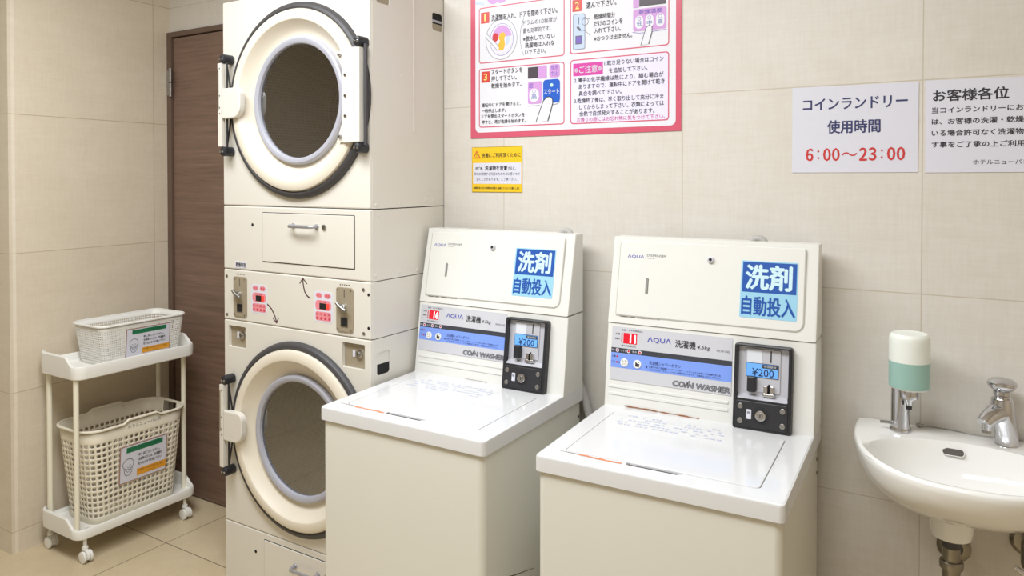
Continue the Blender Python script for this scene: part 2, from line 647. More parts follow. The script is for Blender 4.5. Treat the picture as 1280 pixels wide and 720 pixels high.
def dryer_door(zc, name):
    """round door: gasket, concave rim, window, hinge on the right, latch on the left"""
    c = (XC, YF, zc); ax = (0, -1, 0)
    b = MB()
    b.lathe([(.262, -.03), (.272, -.004), (.291, .006), (.2915, .017), (.288, .024), (.280, .0275), (.268, .0285), (.2585, .0280), (.2560, .0265),
             (.2535, .0225), (.243, .010), (.232, -.001), (.220, -.009), (.206, -.013), (.198, -.013)], c, ax, M_CREAMD, 72)
    door = b.build(name, dry)
    g = MB()
    g.lathe([(.290, .000), (.292, .0155), (.297, .019), (.305, .018), (.312, .012), (.315, .001)], c, ax, M_RUB, 72)
    g.build('gasket', door)
    g = MB()
    g.lathe([(.206, -.012), (.2045, .001), (.199, .005), (.190, .005), (.184, .001), (.182, -.012)], c, ax, M_RING, 72)
    g.build('window_ring', door)
    g = MB()
    g.lathe([(.0005, -.0065), (.09, -.0068), (.184, -.008)], c, ax, M_GLASS, 64)
    g.build('window_glass', door)
    # hinge with two knuckle caps, on the right
    g = MB(fr)
    g.prism([(-1.594, zc - .142), (-1.528, zc - .140), (-1.528, zc + .140), (-1.594, zc + .144)], .012, .040, M_CREAM, r=.003)
    g.prism([(-1.626, zc - .140), (-1.580, zc - .140), (-1.580, zc + .140), (-1.624, zc + .133), (-1.602, zc + .08), (-1.602, zc - .08)], .024, .034, M_CREAM, r=.001)
    g.box(-1.5675, -1.5655, zc - .139, zc + .139, .0385, .0408, M_CREAM)
    hinge = g.build('hinge_cover', door)
    for x, z in ((-1.609, .123), (-1.583, .061), (-1.583, -.001), (-1.583, -.062), (-1.609, -.122)):
        s = MB(fr); s.prism(circle(x, zc + z, .0055, n=12), .033, .043, M_STEEL, r=.0015)
        s.rect(x - .0035, x + .0035, zc + z - .0006, zc + z + .0006, .0433, M_DARK); s.build('screw', door)
    g = MB()
    g.lathe([(.006, -.15), (.006, .15)], (-1.519, YF - .022, zc), (0, 0, 1), M_RUB, 12, True, True)
    g.build('hinge_pin', door)

    def cap(x, z, s=1):
        k = MB(fr)
        k.prism(rrect(x - .0150, x + .0150, z - .0160, z + .0160, .0135, 6), .004, .045, M_BLACK, r=.009)
        for q in (-.0065, .0055):
            k.prism(circle(x + q, z - .001, .0038, n=12), .044, .0462, M_CHROME, r=.001)
        k.build('hinge_cap', door)
    cap(-1.537, zc + .158); cap(-1.537, zc - .157)
    # latch side
    g = MB(fr)
    g.box(-2.164, -2.145, zc - .142, zc + .140, .030, .046, M_CREAM, r=.002)
    g.box(-2.163, -2.157, zc - .02, zc + .12, .0455, .0464, M_CHROME, r=.0003)
    for z in (.122, .03, -.01, -.03):
        g.prism(circle(-2.152, zc + z, .0025, n=8), .046, .0475, M_STEEL)
    g.build('latch_bar', door)
    cap(-2.146, zc + .155); cap(-2.146, zc - .158)
    g = MB()
    g.tube([(-2.135, YF - .030, zc + .145), (-2.135, YF - .030, zc - .148)], .0035, M_BLACK, 10)
    g.tube([(-2.150, YF - .020, zc + .145), (-2.128, YF - .022, zc + .06), (-2.128, YF - .022, zc - .06), (-2.150, YF - .020, zc - .148)], .003, M_BLACK, 10)
    g.build('latch_rod', door)
    g = MB(fr)
    g.prism(rrect(-2.144, -2.050, zc - .048, zc + .054, (.005, .040, .026, .005), 6), .027, .046, M_CREAM, r=.004)
    g.build('handle_plate', door)
    # drum behind the window
    g = MB()
    g.lathe([(.262, -.035), (.258, -.40), (.06, -.42), (.001, -.42)], c, ax, M_DRUM, 48)
    drum = g.build('drum', door)
    uv = drum.data.uv_layers.new(name='UVMap')
    for lp in drum.data.loops:
        q = drum.data.vertices[lp.vertex_index].co
        dx, dz = q.x + dry.location.x - XC, q.z - zc
        rr_ = math.hypot(dx, dz)
        uv.data[lp.index].uv = (math.atan2(dx, dz) * .26, q.y + (.26 - rr_))
    g = MB()
    g.lathe([(.050, -.075), (.049, -.060), (.044, -.057), (.001, -.057)], (XC - .200, YF, zc - .008), ax, M_DARK, 28)
    g.build('drum_sensor', door)
    return door


dryer_door(ZC['up'], 'round_door')
dryer_door(ZC['low'], 'round_door')

# lint drawers
for z0, z1, zk, nm, hx in ((1.122, 1.283, 1.245, 'lint_drawer', -2.046), (.012, .187, .140, 'lint_drawer', -2.038)):
    b = MB(fr)
    b.prism(rrect(-1.9955, -1.5835, z0 - .0025, z1 + .0022, .002, 2), -.001, .0008, M_DARK)
    b.prism(rrect(-1.993, -1.586, z0, z1, .002, 2), 0, .0035, M_CREAM, r=.0015)
    dw = b.build(nm, dry)
    b = MB()
    hw, cx = .052, -1.793
    P = [(cx - hw, YF - .003, zk), (cx - hw, YF - .022, zk), (cx - hw + .008, YF - .030, zk), (cx + hw - .008, YF - .030, zk), (cx + hw, YF - .022, zk), (cx + hw, YF - .003, zk)]
    b.tube(P, .0055, M_ALU, 12)
    for sx in (-hw, hw):
        b.lathe([(.009, .003), (.008, .007)], (cx + sx, YF, zk), (0, -1, 0), M_ALU, 14, cap1=True)
    b.build('drawer_handle', dw)
    b = MB(fr)
    b.prism(circle(-1.708, zk, .0085, n=18), .003, .009, M_STEEL, r=.002)
    b.rect(-1.7088, -1.7072, zk - .004, zk + .004, .0094, M_DARK)
    b.build('drawer_lock', dw)
    b = MB(fr); b.prism(circle(hx, zk - .004, .0055, n=16), -.001, .0007, M_DARK); b.build('bolt_hole', dry)

# name sticker of the dryer
b = MB(fr); b.prism(rrect(-2.136, -2.077, 1.0915, 1.1135, .001, 1), 0, .0006, M_PAPER)
b.text('乾燥専用', -2.131, 1.0945, .049, .0155, .0009, M_INK, weight=.03); b.build('name_sticker', dry)

M_PINK = mat('pink_button_film', (236, 142, 152), .35)
M_PINKD = mat('red_button_film', (196, 58, 76), .35)
M_REDGLOW = mat('lit_red_display', (255, 60, 50), .3, emit=.8)
for xa, xb in ((-2.141, -2.075), (-1.659, -1.590)):
    b = MB(fr)
    b.prism(rrect(xa, xb, .9255, 1.0625, .009, 5), 0, .0045, M_TAN, r=.0015)
    w = xb - xa; xm = (xa + xb) / 2
    for sx in (-1, 1):
        for z in (.933, 1.055):
            b.prism(circle(xm + sx * (w / 2 - .008), z, .0028, n=10), .0045, .0055, M_STEEL)
    cs = b.build('coin_slot', dry)
    b = MB(fr); b.rect(xm - .0011, xm + .0011, 1.030, 1.055, .0048, M_DARK); b.build('coin_slit', cs)
    b = MB(fr)
    b.prism(rrect(xm - .015, xm + .015, .9405, .9715, .001, 1), .0045, .0055, M_STEEL)
    b.rect(xm - .0125, xm + .0125, .943, .969, .0058, M_DARK)
    b.build('coin_return', cs)
    b = MB()
    b.lathe([(.010, .004), (.009, .012)], (xm - .001, YF, 1.003), (0, -1, 0), M_CHROME, 18, cap1=True)
    b.tube([(xm - .022, YF - .017, 1.016), (xm - .004, YF - .018, 1.003), (xm + .018, YF - .018, .993)], .006, M_STEEL, 12, rs=[.0045, .007, .0065])
    b.build('return_lever', cs)
    b = MB(fr)
    for k in range(5):
        b.rect(xa + .012 + k * .009, xa + .017 + k * .009, 1.068, 1.0715, .0003, M_STEEL)
    b.build('coin_mark', cs)
for xa, xb in ((-2.050, -1.980), (-1.754, -1.681)):
    b = MB(fr)
    b.prism(rrect(xa - .004, xb + .004, .945, 1.042, .010, 4), 0, .0006, M_PAPER)
    st = b.build('button_sticker', dry)
    w = xb - xa; xm = (xa + xb) / 2
    b = MB(fr)
    for sx in (-1, 1):
        b.flat(circle(xm + sx * w * .25, 1.029, w * .20, .0085, 18), .0009, M_PINK)
        b.text('中止' if sx < 0 else '高温', xm + sx * w * .25 - .009, 1.0255, .018, .0075, .0012, M_PINKD)
    b.flat(rrect(xm - w * .47, xm + w * .47, .983, 1.014, .012, 5), .0009, M_PINK)
    b.text('残り時間', xm - .016, 1.0065, .030, .005, .0012, M_PINKD)
    b.flat(rrect(xa + .003, xb - .003, .950, .978, .006, 4), .0009, M_PINK)
    for i in range(4):
        x = xa + .010 + i * (w - .020) / 3
        b.text(('低', '中', '高', '始')[i], x - .006, .966, .011, .008, .0012, M_PINKD)
        b.flat(circle(x, .957, .0042, n=12), .0012, M_PINKD)
    b.build('button_print', st)
    b = MB(fr)
    b.rect(xm - w * .22, xm + w * .18, .986, 1.005, .0014, M_DARK)
    b.rect(xm + w * .18, xm + w * .36, .986, 1.005, .0014, M_REDGLOW)
    b.build('time_display', st)

M_ARROW = mat('brown_marker', (84, 46, 52), .6)
for pts, head in (([(-1.980, .982), (-1.969, .976), (-1.955, .966), (-1.944, .952), (-1.936, .938), (-1.931, .924)], [(-1.949, .937), (-1.931, .921), (-1.921, .940)]),
                  ([(-1.776, 1.016), (-1.789, 1.023), (-1.799, 1.034), (-1.804, 1.048), (-1.807, 1.062), (-1.808, 1.075)], [(-1.822, 1.060), (-1.808, 1.078), (-1.789, 1.061)])):
    b = MB(fr)
    stroke(b, pts, .0048, .0004, M_ARROW)
    stroke(b, head[:2], .0036, .00045, M_ARROW); stroke(b, head[1:], .0036, .0005, M_ARROW)
    b.build('arrow_mark', dry)

for xa, xb, z0, z1, tag_x in ((-2.172, -2.084, .8165, .8905, 0), (-1.638, -1.545, .8165, .8935, 0)):
    b = MB(fr)
    b.prism(rrect(xa + .001, xb - .001, z0 + .001, z1 - .001, .003, 2), -.019, -.012, M_TAN)
    lp = b.build('lock_plate', dry)
    xm = (xa + xb) / 2 + .010; zm = (z0 + z1) / 2 + .006
    b = MB(fr)
    b.prism(circle(xm + .006, zm, .0135, n=24), -.012, -.004, M_CHROME, r=.003)
    b.prism(circle(xm + .006, zm, .0075, n=18), -.004, -.001, M_STEEL, r=.001)
    b.rect(xm + .0052, xm + .0068, zm - .005, zm + .005, -.0007, M_DARK)
    b.build('lock_cylinder', lp)
    b = MB(fr); b.prism(rrect(xm - .022, xm - .013, zm - .012, zm + .010, .003, 3), -.012, -.010, M_PAPER); b.build('lock_tag', lp)

# ------------------------------------------------------------------ coin washers
M_SLV = mat('silver_film', (206, 206, 212), .35)
M_BLUE = mat('blue_film', (128, 160, 240), .35)
M_BAND = mat('charcoal_film', (62, 64, 72), .4)
M_STK = mat('pale_blue_sticker', (156, 208, 234), .4)
M_STKD = mat('deep_blue_sticker', (32, 84, 170), .4)
M_LCD = mat('blue_price_window', (112, 176, 250), .3, emit=.12)
M_LCDINK = mat('navy_display_ink', (26, 42, 84), .4)
M_LEDBG = mat('red_display_lens', (196, 20, 40), .25, emit=.5)
M_LED = mat('lit_white_digits', (255, 236, 236), .4, emit=1.2)
M_AQUA = mat('blue_logo_ink', (70, 84, 180), .4)
M_LOGOD = mat('dark_grey_ink', (92, 92, 98), .5)
M_FAINT = mat('faded_print', (196, 200, 218), .4)
M_RUST = mat('rust_stain', (150, 92, 52), .8, var=.4, vscale=120)
M_RUSTL = mat('orange_rust_stain', (214, 132, 92), .6, var=.25, vscale=160)
M_GRIME = mat('brown_grime', (92, 74, 56), .8, var=.3, vscale=120)

W, D = .54, .5395
V0, V1, V2 = .4105, .4400, .4875
Z0, Z1, Z2 = .7797, 1.0002, 1.2345


def low(u, z, n):                                       # lower console face
    k = (V1 - V0) / (Z1 - Z0)
    return (u, V0 + (z - Z0) * k - n, z + n * k)


def upp(u, z, n):                                       # dispenser face
    k = (V2 - V1) / (Z2 - Z1)
    return (u, V1 - .003 + (z - Z1) * k - n, z + n * k)


def deckz(v):
    return .7738 + .0146 * v


def deck(u, v, n):
    return (u, v, deckz(v) + n)


def blotch(mb, pts, d, m, seed, jit):
    """irregular stain along a line of (a, b, half width)"""
    rr = random.Random(seed)
    L, Rr = [], []
    for a, bb, hw in pts:
        L.append((a, bb + hw * rr.uniform(.3, 1.2))); Rr.append((a, bb - hw * rr.uniform(.3, 1.2)))
    n = len(pts)
    mb.add([(a, q, d) for a, q in L] + [(a, q, d) for a, q in Rr], [(i, i + 1, n + i + 1, n + i) for i in range(n - 1)], m)


def washer(label, loc, rot, digits, seed):
    t = thing('coin_washer', label, 'washing machine', loc, rot, 'coin washers against the wall')
    du = .009 if digits == '11' else 0.                # the second machine's stickers sit a touch further right
    B = lambda mb, name, par=t, **k: mb.build(name, par, world=False, **k)
    # body
    b = MB()
    b.prism(rrect(.006, W - .006, .006, D - .075, (.016, .016, .0, .0), 5), .03, .7385, M_WASH)
    b.prism(rrect(.0085, W - .0085, D - .0755, D - .010, 0), .03, .7385, M_WASH)
    b.box(.03, W - .03, .03, D - .03, .0, .03, M_DARK)
    body = B(b, 'body')
    for v, z in ((D - .018, .69), (D - .018, .655)):
        s = MB(lambda a, q, d: (W - .0085 + d, a, q)); s.prism(circle(v, z, .0045, n=10), -.001, .001, M_DARK); B(s, 'bolt_hole', body)
    # scuffs low on the right side
    s = MB(lambda a, q, d: (W - .006 + d, a, q))
    blotch(s, [(.10 + .05 * i, .403 - .02 * i + .004 * (i % 2), .0012) for i in range(2)] + [(.25, .36, .001)], .0004, M_GRIME, seed, 1)
    blotch(s, [(.30, .350, .002), (.34, .336, .0035), (.38, .322, .002), (.40, .315, .001)], .0004, M_GRIME, seed + 1, 1)
    B(s, 'scuff_mark', body)
    # deck: a rim with the lid let into it
    lid_o = rrect(.0495, .4835, .0545, .3630, .010, 4)
    nx0, nx1 = .196 + du * .3, .326 + du * .3
    hole = []
    for a, q in lid_o:
        hole.append((a, q))
    # finger recess in the front edge of the opening
    hole2 = []
    for i, (a, q) in enumerate(hole):
        hole2.append((a, q))
        a2, q2 = hole[(i + 1) % len(hole)]
        if abs(q - .0545) < 1e-6 and abs(q2 - .0545) < 1e-6 and a2 - a > .2:
            hole2 += [(nx0, .0545), (nx0 + .008, .0430), (nx1 - .014, .0430), (nx1, .0545)]
    b = MB(lambda u, v, d: (u, v, (d + deckz(v)) if d > -.025 else .738))
    outer = rrect(0, W, 0, D, (.012, .012, .006, .006), 5)
    b.prism(outer, -.030, 0, M_WDECK, holes=[hole2], r=.0055, back=False)
    b.flat(rrect(.03, W - .03, .03, .40, .01), -.022, M_DARK)
    dk = B(b, 'top_deck')
    # lid
    b = MB(deck)
    b.prism(rrect(.0512, .4818, .0562, .3612, .009, 4), -.004, .0012, M_WDECK, r=.0020)
    lid = B(b, 'lid')
    rr = random.Random(seed)
    b = MB(deck)
    for row in range(5):                               # faded, unreadable instruction print
        u = .075 + rr.uniform(0, .02)
        while u < .345:
            l = rr.uniform(.004, .014)
            if rr.random() < .6:
                b.rect(u, u + l, .345 - row * .017, .352 - row * .017, .0015, M_FAINT)
            u += l + .004
    B(b, 'faded_print', lid)
    b = MB(deck)
    blotch(b, [(.03, .050, .0004), (.06, .0485, .0012), (.085, .0478, .0015)], .0004, M_GRIME, seed + 3, 1)
    blotch(b, [(.085 + .012 * i, .0472 - .0003 * i, .0046 if i % 3 else .0030) for i in range(10)], .0005, M_RUSTL, seed + 4, 1)
    B(b, 'rust_stain', dk)
    b = MB(deck); b.prism(circle(.203 + du * .3, .0478, .0045, n=12), -.002, .0008, M_STEEL, r=.0008); B(b, 'lid_stop', dk)

    # console
    def side(mb, prof, u0, u1, m, r):
        n = len(prof)
        mb.xf = lambda v, z, d: (d, v, z)
        mb.prism(prof, u0 + r, u1, m, r=r)
        mb.prism(prof, u0 + r, u0, m, r=r)
        mb.xf = lambda a, q, c: (a, q, c)
    b = MB()
    side(b, [(V0, Z0 - .008), (D - .002, Z0 - .008), (D - .002, Z1 - .001), (V1, Z1 - .001)], 0.0005, W - .0005, M_WPAN, .004)
    cons = B(b, 'console')
    b = MB()
    side(b, [(V1 - .003, Z1 + .001), (D - .001, Z1 + .001), (D - .001, Z2), (V2, Z2)], 0.0, W, M_WPAN, .005)
    disp = B(b, 'detergent_dispenser')
    # ribs under the control panel
    b = MB(low)
    for z in (.831, .812):
        b.box(.012, .335, z - .0035, z + .0035, -.002, .0012, M_WPAN, r=.001)
    B(b, 'console_rib', cons)
    # dispenser cover
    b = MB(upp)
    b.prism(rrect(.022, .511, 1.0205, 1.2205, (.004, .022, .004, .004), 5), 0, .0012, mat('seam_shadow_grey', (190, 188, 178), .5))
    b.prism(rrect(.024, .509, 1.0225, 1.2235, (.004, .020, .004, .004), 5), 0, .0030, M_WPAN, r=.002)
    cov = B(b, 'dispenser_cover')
    b = MB(upp)
    b.text('ΛQUΛ', .038 + du, 1.1765, .047, .0098, .0034, M_AQUA, weight=.02)
    b.text('DISPENSER', .093 + du, 1.1835, .055, .0058, .0034, M_LOGOD)
    b.text('MDA-50', .093 + du, 1.1775, .022, .0028, .0034, M_LOGOD)
    B(b, 'brand_print', cov)
    b = MB(upp)
    b.prism(circle(.264 + du * 1.4, 1.1835, .0085, n=22), .003, .010, M_SATIN, r=.002)
    b.prism(circle(.264 + du * 1.4, 1.1835, .0040, n=14), .010, .0108, M_DARK)
    B(b, 'cover_lock', cov)
    b = MB(upp)
    b.prism(rrect(.0925 + du * 1.2, .1005 + du * 1.2, 1.083, 1.127, .004, 4), .003, .0040, M_STEEL, r=.0008)
    b.flat(rrect(.0942 + du * 1.2, .0988 + du * 1.2, 1.085, 1.125, .0023, 4), .0043, mat('cloudy_sight_glass', (150, 152, 148), .3))
    B(b, 'sight_slot', cov)
    # detergent sticker
    s0, s1 = .3465 + du, .4845 + du
    b = MB(upp)
    b.prism(rrect(s0, s1, 1.046, 1.187, .003, 2), .003, .0036, M_STK)
    b.rect(s0 + .004, s1 - .003, 1.109, 1.184, .0039, M_STKD)
    stk = B(b, 'detergent_sticker', cov)
    b = MB(upp)
    b.text('洗剤', s0 + .013, 1.117, .110, .060, .0042, mat('pale_cyan_ink', (206, 236, 246), .4), weight=.045)
    b.text('自動投入', s0 + .005, 1.053, .128, .046, .0042, M_STKD, weight=.03)
    B(b, 'lettering', stk)
    # control panel
    c0, c1 = .0105 + du * .5, .3360 + du * .6
    b = MB(low)
    b.prism(rrect(c0, c1, .8485, .9905, .002, 2), -.001, .0010, M_SLV)
    b.rect(c0, c1, .921, .934, .0013, M_BAND)
    b.rect(c0, c1, .8815, .921, .0013, M_BLUE)
    pan = B(b, 'control_panel', cons)
    b = MB(low)
    d = .0017
    b.text('ΛQUΛ', c0 + .102, .957, .064, .0145, d, M_AQUA, weight=.02)
    b.text('洗濯機', c0 + .178, .9525, .054, .0195, d, M_INK, weight=.02)
    b.text('4.5kg', c0 + .236, .952, .034, .0125, d, M_INK, shear=.2)
    b.text('MCW-C45', c0 + .287, .953, .032, .0055, d, M_LOGOD)
    b.text('洗濯・すすぎ時間(分)', c0 + .027, .980, .060, .0052, d, M_INK)
    b.text('残り時間(分)', c0 + .028, .9385, .042, .0052, d, M_INK)
    b.text('水量', c0 + .010, .969, .013, .0052, d, M_INK)
    b.text('運転中', c0 + .009, .956, .014, .0052, d, M_INK)
    b.text('洗い', c0 + .001, .925, .011, .0055, d, M_PAPER)
    b.text('すすぎ', c0 + .028, .925, .016, .0055, d, M_PAPER)
    b.text('脱水', c0 + .061, .925, .013, .0055, d, M_PAPER)
    for u in (.018, .050, .082):
        b.frame(circle(c0 + u, .9278, .0050, n=16), circle(c0 + u, .9278, .0030, n=16), d, M_PAPER)
        b.flat(circle(c0 + u, .9278, .0030, n=12), d, M_RED)
    b.text('少量', c0 + .002, .9085, .012, .0055, d, M_INK); b.flat(circle(c0 + .018, .911, .0026, n=10), d, M_RED)
    b.text('ソフト', c0 + .001, .8935, .013, .0055, d, M_INK); b.flat(circle(c0 + .018, .896, .0026, n=10), d, M_RED)
    b.flat(circle(c0 + .0245, .896, .0022, n=10), d, M_AQUA)
    b.flat([(c0 + .099, .8925), (c0 + .1045, .889), (c0 + .1045, .896)], d, M_NAVY)
    b.text('洗濯機シャワーボタン', c0 + .109, .8995, .086, .0095, d, M_NAVY)
    b.text('洗濯する前に洗濯槽をシャワーできます。シャワーボタンを押して洗濯槽を洗い流', c0 + .109, .8915, .190, .0050, d, M_NAVY)
    b.text('してからお使いください。シャワー時間は約三十秒です。洗濯物は入れないで下さい。', c0 + .109, .8848, .190, .0050, d, M_NAVY)
    b.text('CO/N WASHER', c0 + .176, .8535, .147, .0135, .0014, M_INK, spread=.0015, shear=.12)
    b.text('CO/N WASHER', c0 + .176, .8535, .147, .0135, .0019, mat('mid_grey_ink', (150, 150, 156), .5), shear=.12)
    b.text('·', c0 + .2175, .8685, .003, .003, d, M_INK)
    B(b, 'panel_print', pan)
    b = MB(low)
    b.rect(c0 + .0335, c0 + .072, .9475, .9755, .0016, M_LEDBG)
    b.rect(c0 + .0275, c0 + .0300, .949, .975, .0016, M_RED)
    for i, ch in enumerate(digits):
        w_ = .0028 if ch == '1' else .009
        x = c0 + (.0525 if i == 0 else .0605 if digits != '11' else .0655)
        b.text(ch, x, .9505, w_, .0215, .0020, M_LED, weight=.03)
    B(b, 'time_display', pan)
    for k, u in enumerate((.0395, .0765)):
        b = MB(low)
        b.prism(circle(c0 + u, .8965, .0112, n=24), .001, .0035, M_WHITEP, r=.0012)
        bt = B(b, 'round_button', pan)
        b = MB(low)
        if k == 0:
            b.text('ふた', c0 + u - .008, .8975, .016, .006, .0038, M_INK)
            b.text('ロック', c0 + u - .006, .8905, .012, .005, .0038, M_INK)
        else:
            b.flat([(c0 + u - .005, .890), (c0 + u + .006, .890), (c0 + u + .006, .898), (c0 + u + .001, .898), (c0 + u - .005, .903)], .0038, M_INK)
            b.flat([(c0 + u + .002, .900), (c0 + u + .006, .902), (c0 + u + .005, .904)], .0038, M_INK)
        B(b, 'button_print', bt)
    # coin box
    k0, k1 = .3425 + du * .9, .4850 + du * .5
    km = (k0 + k1) / 2
    b = MB(low)
    ro = rrect(k0, k1, .7755, .9835, .008, 4)
    ri = rrect(k0 + .009, k1 - .009, .8505, .9765, .004, 4)
    b.prism(ro, -.004, .020, M_BLACK, holes=[ri], r=.004, hole_wall=M_BLACK)
    cb = B(b, 'coin_box', cons)
    b = MB(low)
    b.rect(k0 + .009, k1 - .009, .8505, .9765, .0045, M_SATIN)
    b.add([(k0 + .009, .8505, .0195), (k1 - .009, .8505, .0195), (k1 - .013, .862, .0047), (k0 + .013, .862, .0047)], [(0, 1, 2, 3)], M_SATIN)
    b.prism(rrect(km - .043, km + .040, .868, .9725, .004, 3), .0040, .0075, M_SATIN, r=.001)
    b.prism(rrect(km - .040, km - .004, .937, .970, .002, 2), .0075, .0082, mat('frosted_plate', (222, 224, 230), .4))
    b.rect(km + .0155, km + .0185, .9415, .9695, .0079, M_DARK)
    plate = B(b, 'coin_plate', cb)
    b = MB(low)
    b.prism(rrect(km - .042, km + .036, .9035, .9375, .002, 2), .0075, .0092, M_LCDINK)
    b.rect(km - .0408, km + .0348, .9047, .9363, .0095, M_LCD)
    b.rect(km - .003, km + .034, .9265, .9355, .0098, M_BAND)
    b.text('専用硬貨', km + .001, .9283, .029, .0055, .0100, M_SLV)
    b.text('¥200', km - .027, .9065, .052, .0185, .0099, M_LCDINK, weight=.006)
    B(b, 'price_display', cb)
    b = MB(low)
    b.prism(rrect(km - .037, km - .0150, .867, .9055, .005, 4), .0075, .0220, M_BLACK, r=.004)
    B(b, 'slide_knob', cb)
    b = MB(low)
    b.prism(rrect(km + .002, km + .0120, .864, .886, .002, 2), .0075, .0150, M_CHROME, r=.002)
    b.prism(rrect(km + .0170, km + .0270, .864, .886, .002, 2), .0075, .0150, M_CHROME, r=.002)
    b.prism(rrect(km + .000, km + .0290, .8595, .8675, .002, 2), .0075, .0165, M_CHROME, r=.002)
    b.rect(km + .0120, km + .0170, .867, .889, .0078, M_DARK)
    B(b, 'coin_return', cb)
    b = MB(low)
    b.prism(rrect(k0 + .008, k1 - .008, .7835, .8455, .006, 4), .020, .0225, mat('black_lock_plate', (46, 46, 50), .35), r=.0015)
    lp = B(b, 'lock_plate', cb)
    for u in (k0 + .0195, k1 - .0195):
        for z in (.797, .832):
            b = MB(low); b.prism(circle(u, z, .0068, n=18), .0225, .0250, M_STEEL, r=.0012)
            B(b, 'screw', cb)
    b = MB(low)
    b.frame(circle(km - .001, .8145, .0205, n=28), circle(km - .001, .8145, .0135, n=28), .0229, M_BLACK)
    b.prism(circle(km - .001, .8145, .0130, n=26), .0225, .0285, M_CHROME, r=.002)
    b.prism(circle(km - .001, .8145, .0070, n=18), .0285, .0300, M_STEEL, r=.0006)
    b.rect(km - .0018, km - .0002, .810, .819, .0303, M_DARK)
    B(b, 'coin_lock', cb)
    b = MB(low)
    b.prism(rrect(km - .035, km - .0235, .803, .826, .0015, 2), .0225, .0232, M_PAPER)
    b.text('開閉', km - .033, .815, .0075, .006, .0235, M_INK)
    B(b, 'lock_label', cb)
    # grime where console and deck or dispenser meet
    b = MB(low)
    pts = [(.06 + i * .012, .7840 - .0002 * i, .0022 if i % 4 else .0008) for i in range(18)] if digits == '11' else [(.20 + i * .02, .7822, .0008) for i in range(5)]
    blotch(b, pts, .0012, M_RUST if digits == '11' else M_GRIME, seed + 8, 1)
    B(b, 'rust_stain', cons)
    b = MB(upp)
    for p0, n in ((.034, 6), (.085, 8)):
        blotch(b, [(p0 + i * .009, 1.0195, .0011 if i % 3 else .0004) for i in range(n)], .0016, M_GRIME, seed + 9 + n, 1)
    B(b, 'grime_line', cov)
    # hoses behind
    b = MB()
    c_ = (.487, .530) if digits != '11' else (.385, .530)
    P = [(c_[0] - .022 + .022 * (1 - cos(a)), D - .012, 1.216 + .026 * sin(a)) for a in [pi * i / 12 for i in range(13)]]
    b.tube([(P[0][0], D - .012, 1.16)] + P + [(P[-1][0], D - .012, 1.16)], .008, mat('grey_hose', (176, 174, 170), .5), 12)
    B(b, 'supply_hose')
    b = MB()
    if digits != '11':
        b.tube([(W - .03, D + .012, .80), (W - .004, D + .016, .74), (W + .018, D + .018, .66), (W + .034, D + .018, .56), (W + .03, D + .018, .40), (W + .01, D + .018, .03)], .013, mat('grey_hose', (176, 174, 170), .5), 14)
        B(b, 'drain_hose')
    return t


washer('coin washer nearer the dryer, its red display reading 16', (-1.5065, 1.4612, 0), .0007, '16', 20)
washer('coin washer nearer the sink, its red display reading 11', (-.8269, 1.4561, 0), .0338, '11', 50)

# ------------------------------------------------------------------ notices on the wall
wl = lambda x, z, d: (x, YW - d, z)
M_PFRAME = mat('rose_pink_print', (212, 92, 116), .3)
M_PBOX = mat('pale_white_print', (232, 232, 240), .3)
M_PLIL = mat('pale_lilac_print', (232, 228, 250), .3)
M_MAG = mat('magenta_print', (214, 74, 168), .3)
M_LILAC = mat('lilac_print', (208, 156, 218), .3)
M_PUR = mat('purple_ink', (120, 96, 190), .4)
M_REDB = mat('brick_red_print', (214, 74, 66), .3)
M_YEL = mat('yellow_ink', (255, 236, 130), .4)
M_KBLUE = mat('button_blue_print', (40, 96, 200), .3)
M_KDARK = mat('dark_brown_print', (78, 70, 78), .3)
M_MINK = mat('magenta_ink', (206, 78, 150), .4)
M_GINK = mat('grey_ink', (104, 102, 110), .5)
M_LBLUE = mat('light_blue_print', (196, 212, 240), .3)

pos = thing('instruction_poster', 'large pink-bordered dryer instruction poster with numbered boxes on the wall', 'poster', (-1.047, YW, 1.53))
b = MB(wl)
b.prism([(-1.4055, 1.5300), (-.6855, 1.5330), (-.6855, 2.050), (-1.4055, 2.047)], .0005, .003, M_PFRAME)
b.flat(rrect(-1.386, -.701, 1.5485, 2.035, .016, 6), .0033, M_PBOX)
b.build('sheet', pos)


def pbox(x0, x1, z0, z1, fill=None):
    b = MB(wl)
    o = rrect(x0, x1, z0, z1, .010, 5); i = rrect(x0 + .0032, x1 - .0032, z0 + .0032, z1 - .0032, .0075, 5)
    b.frame(o, i, .0037, M_PFRAME)
    if fill: b.flat(i, .0036, fill)
    return b.build('box_outline', pos)


def num(par, s, x, z, w=.033, h=.036):
    b = MB(wl); b.rect(x, x + w, z, z + h, .0039, M_REDB)
    k = .16 if s == '1' else .38
    b.text(s, x + w * (.5 - k / 2), z + h * .2, w * k, h * .6, .0043, M_YEL, weight=.02)
    b.build('step_number', par)


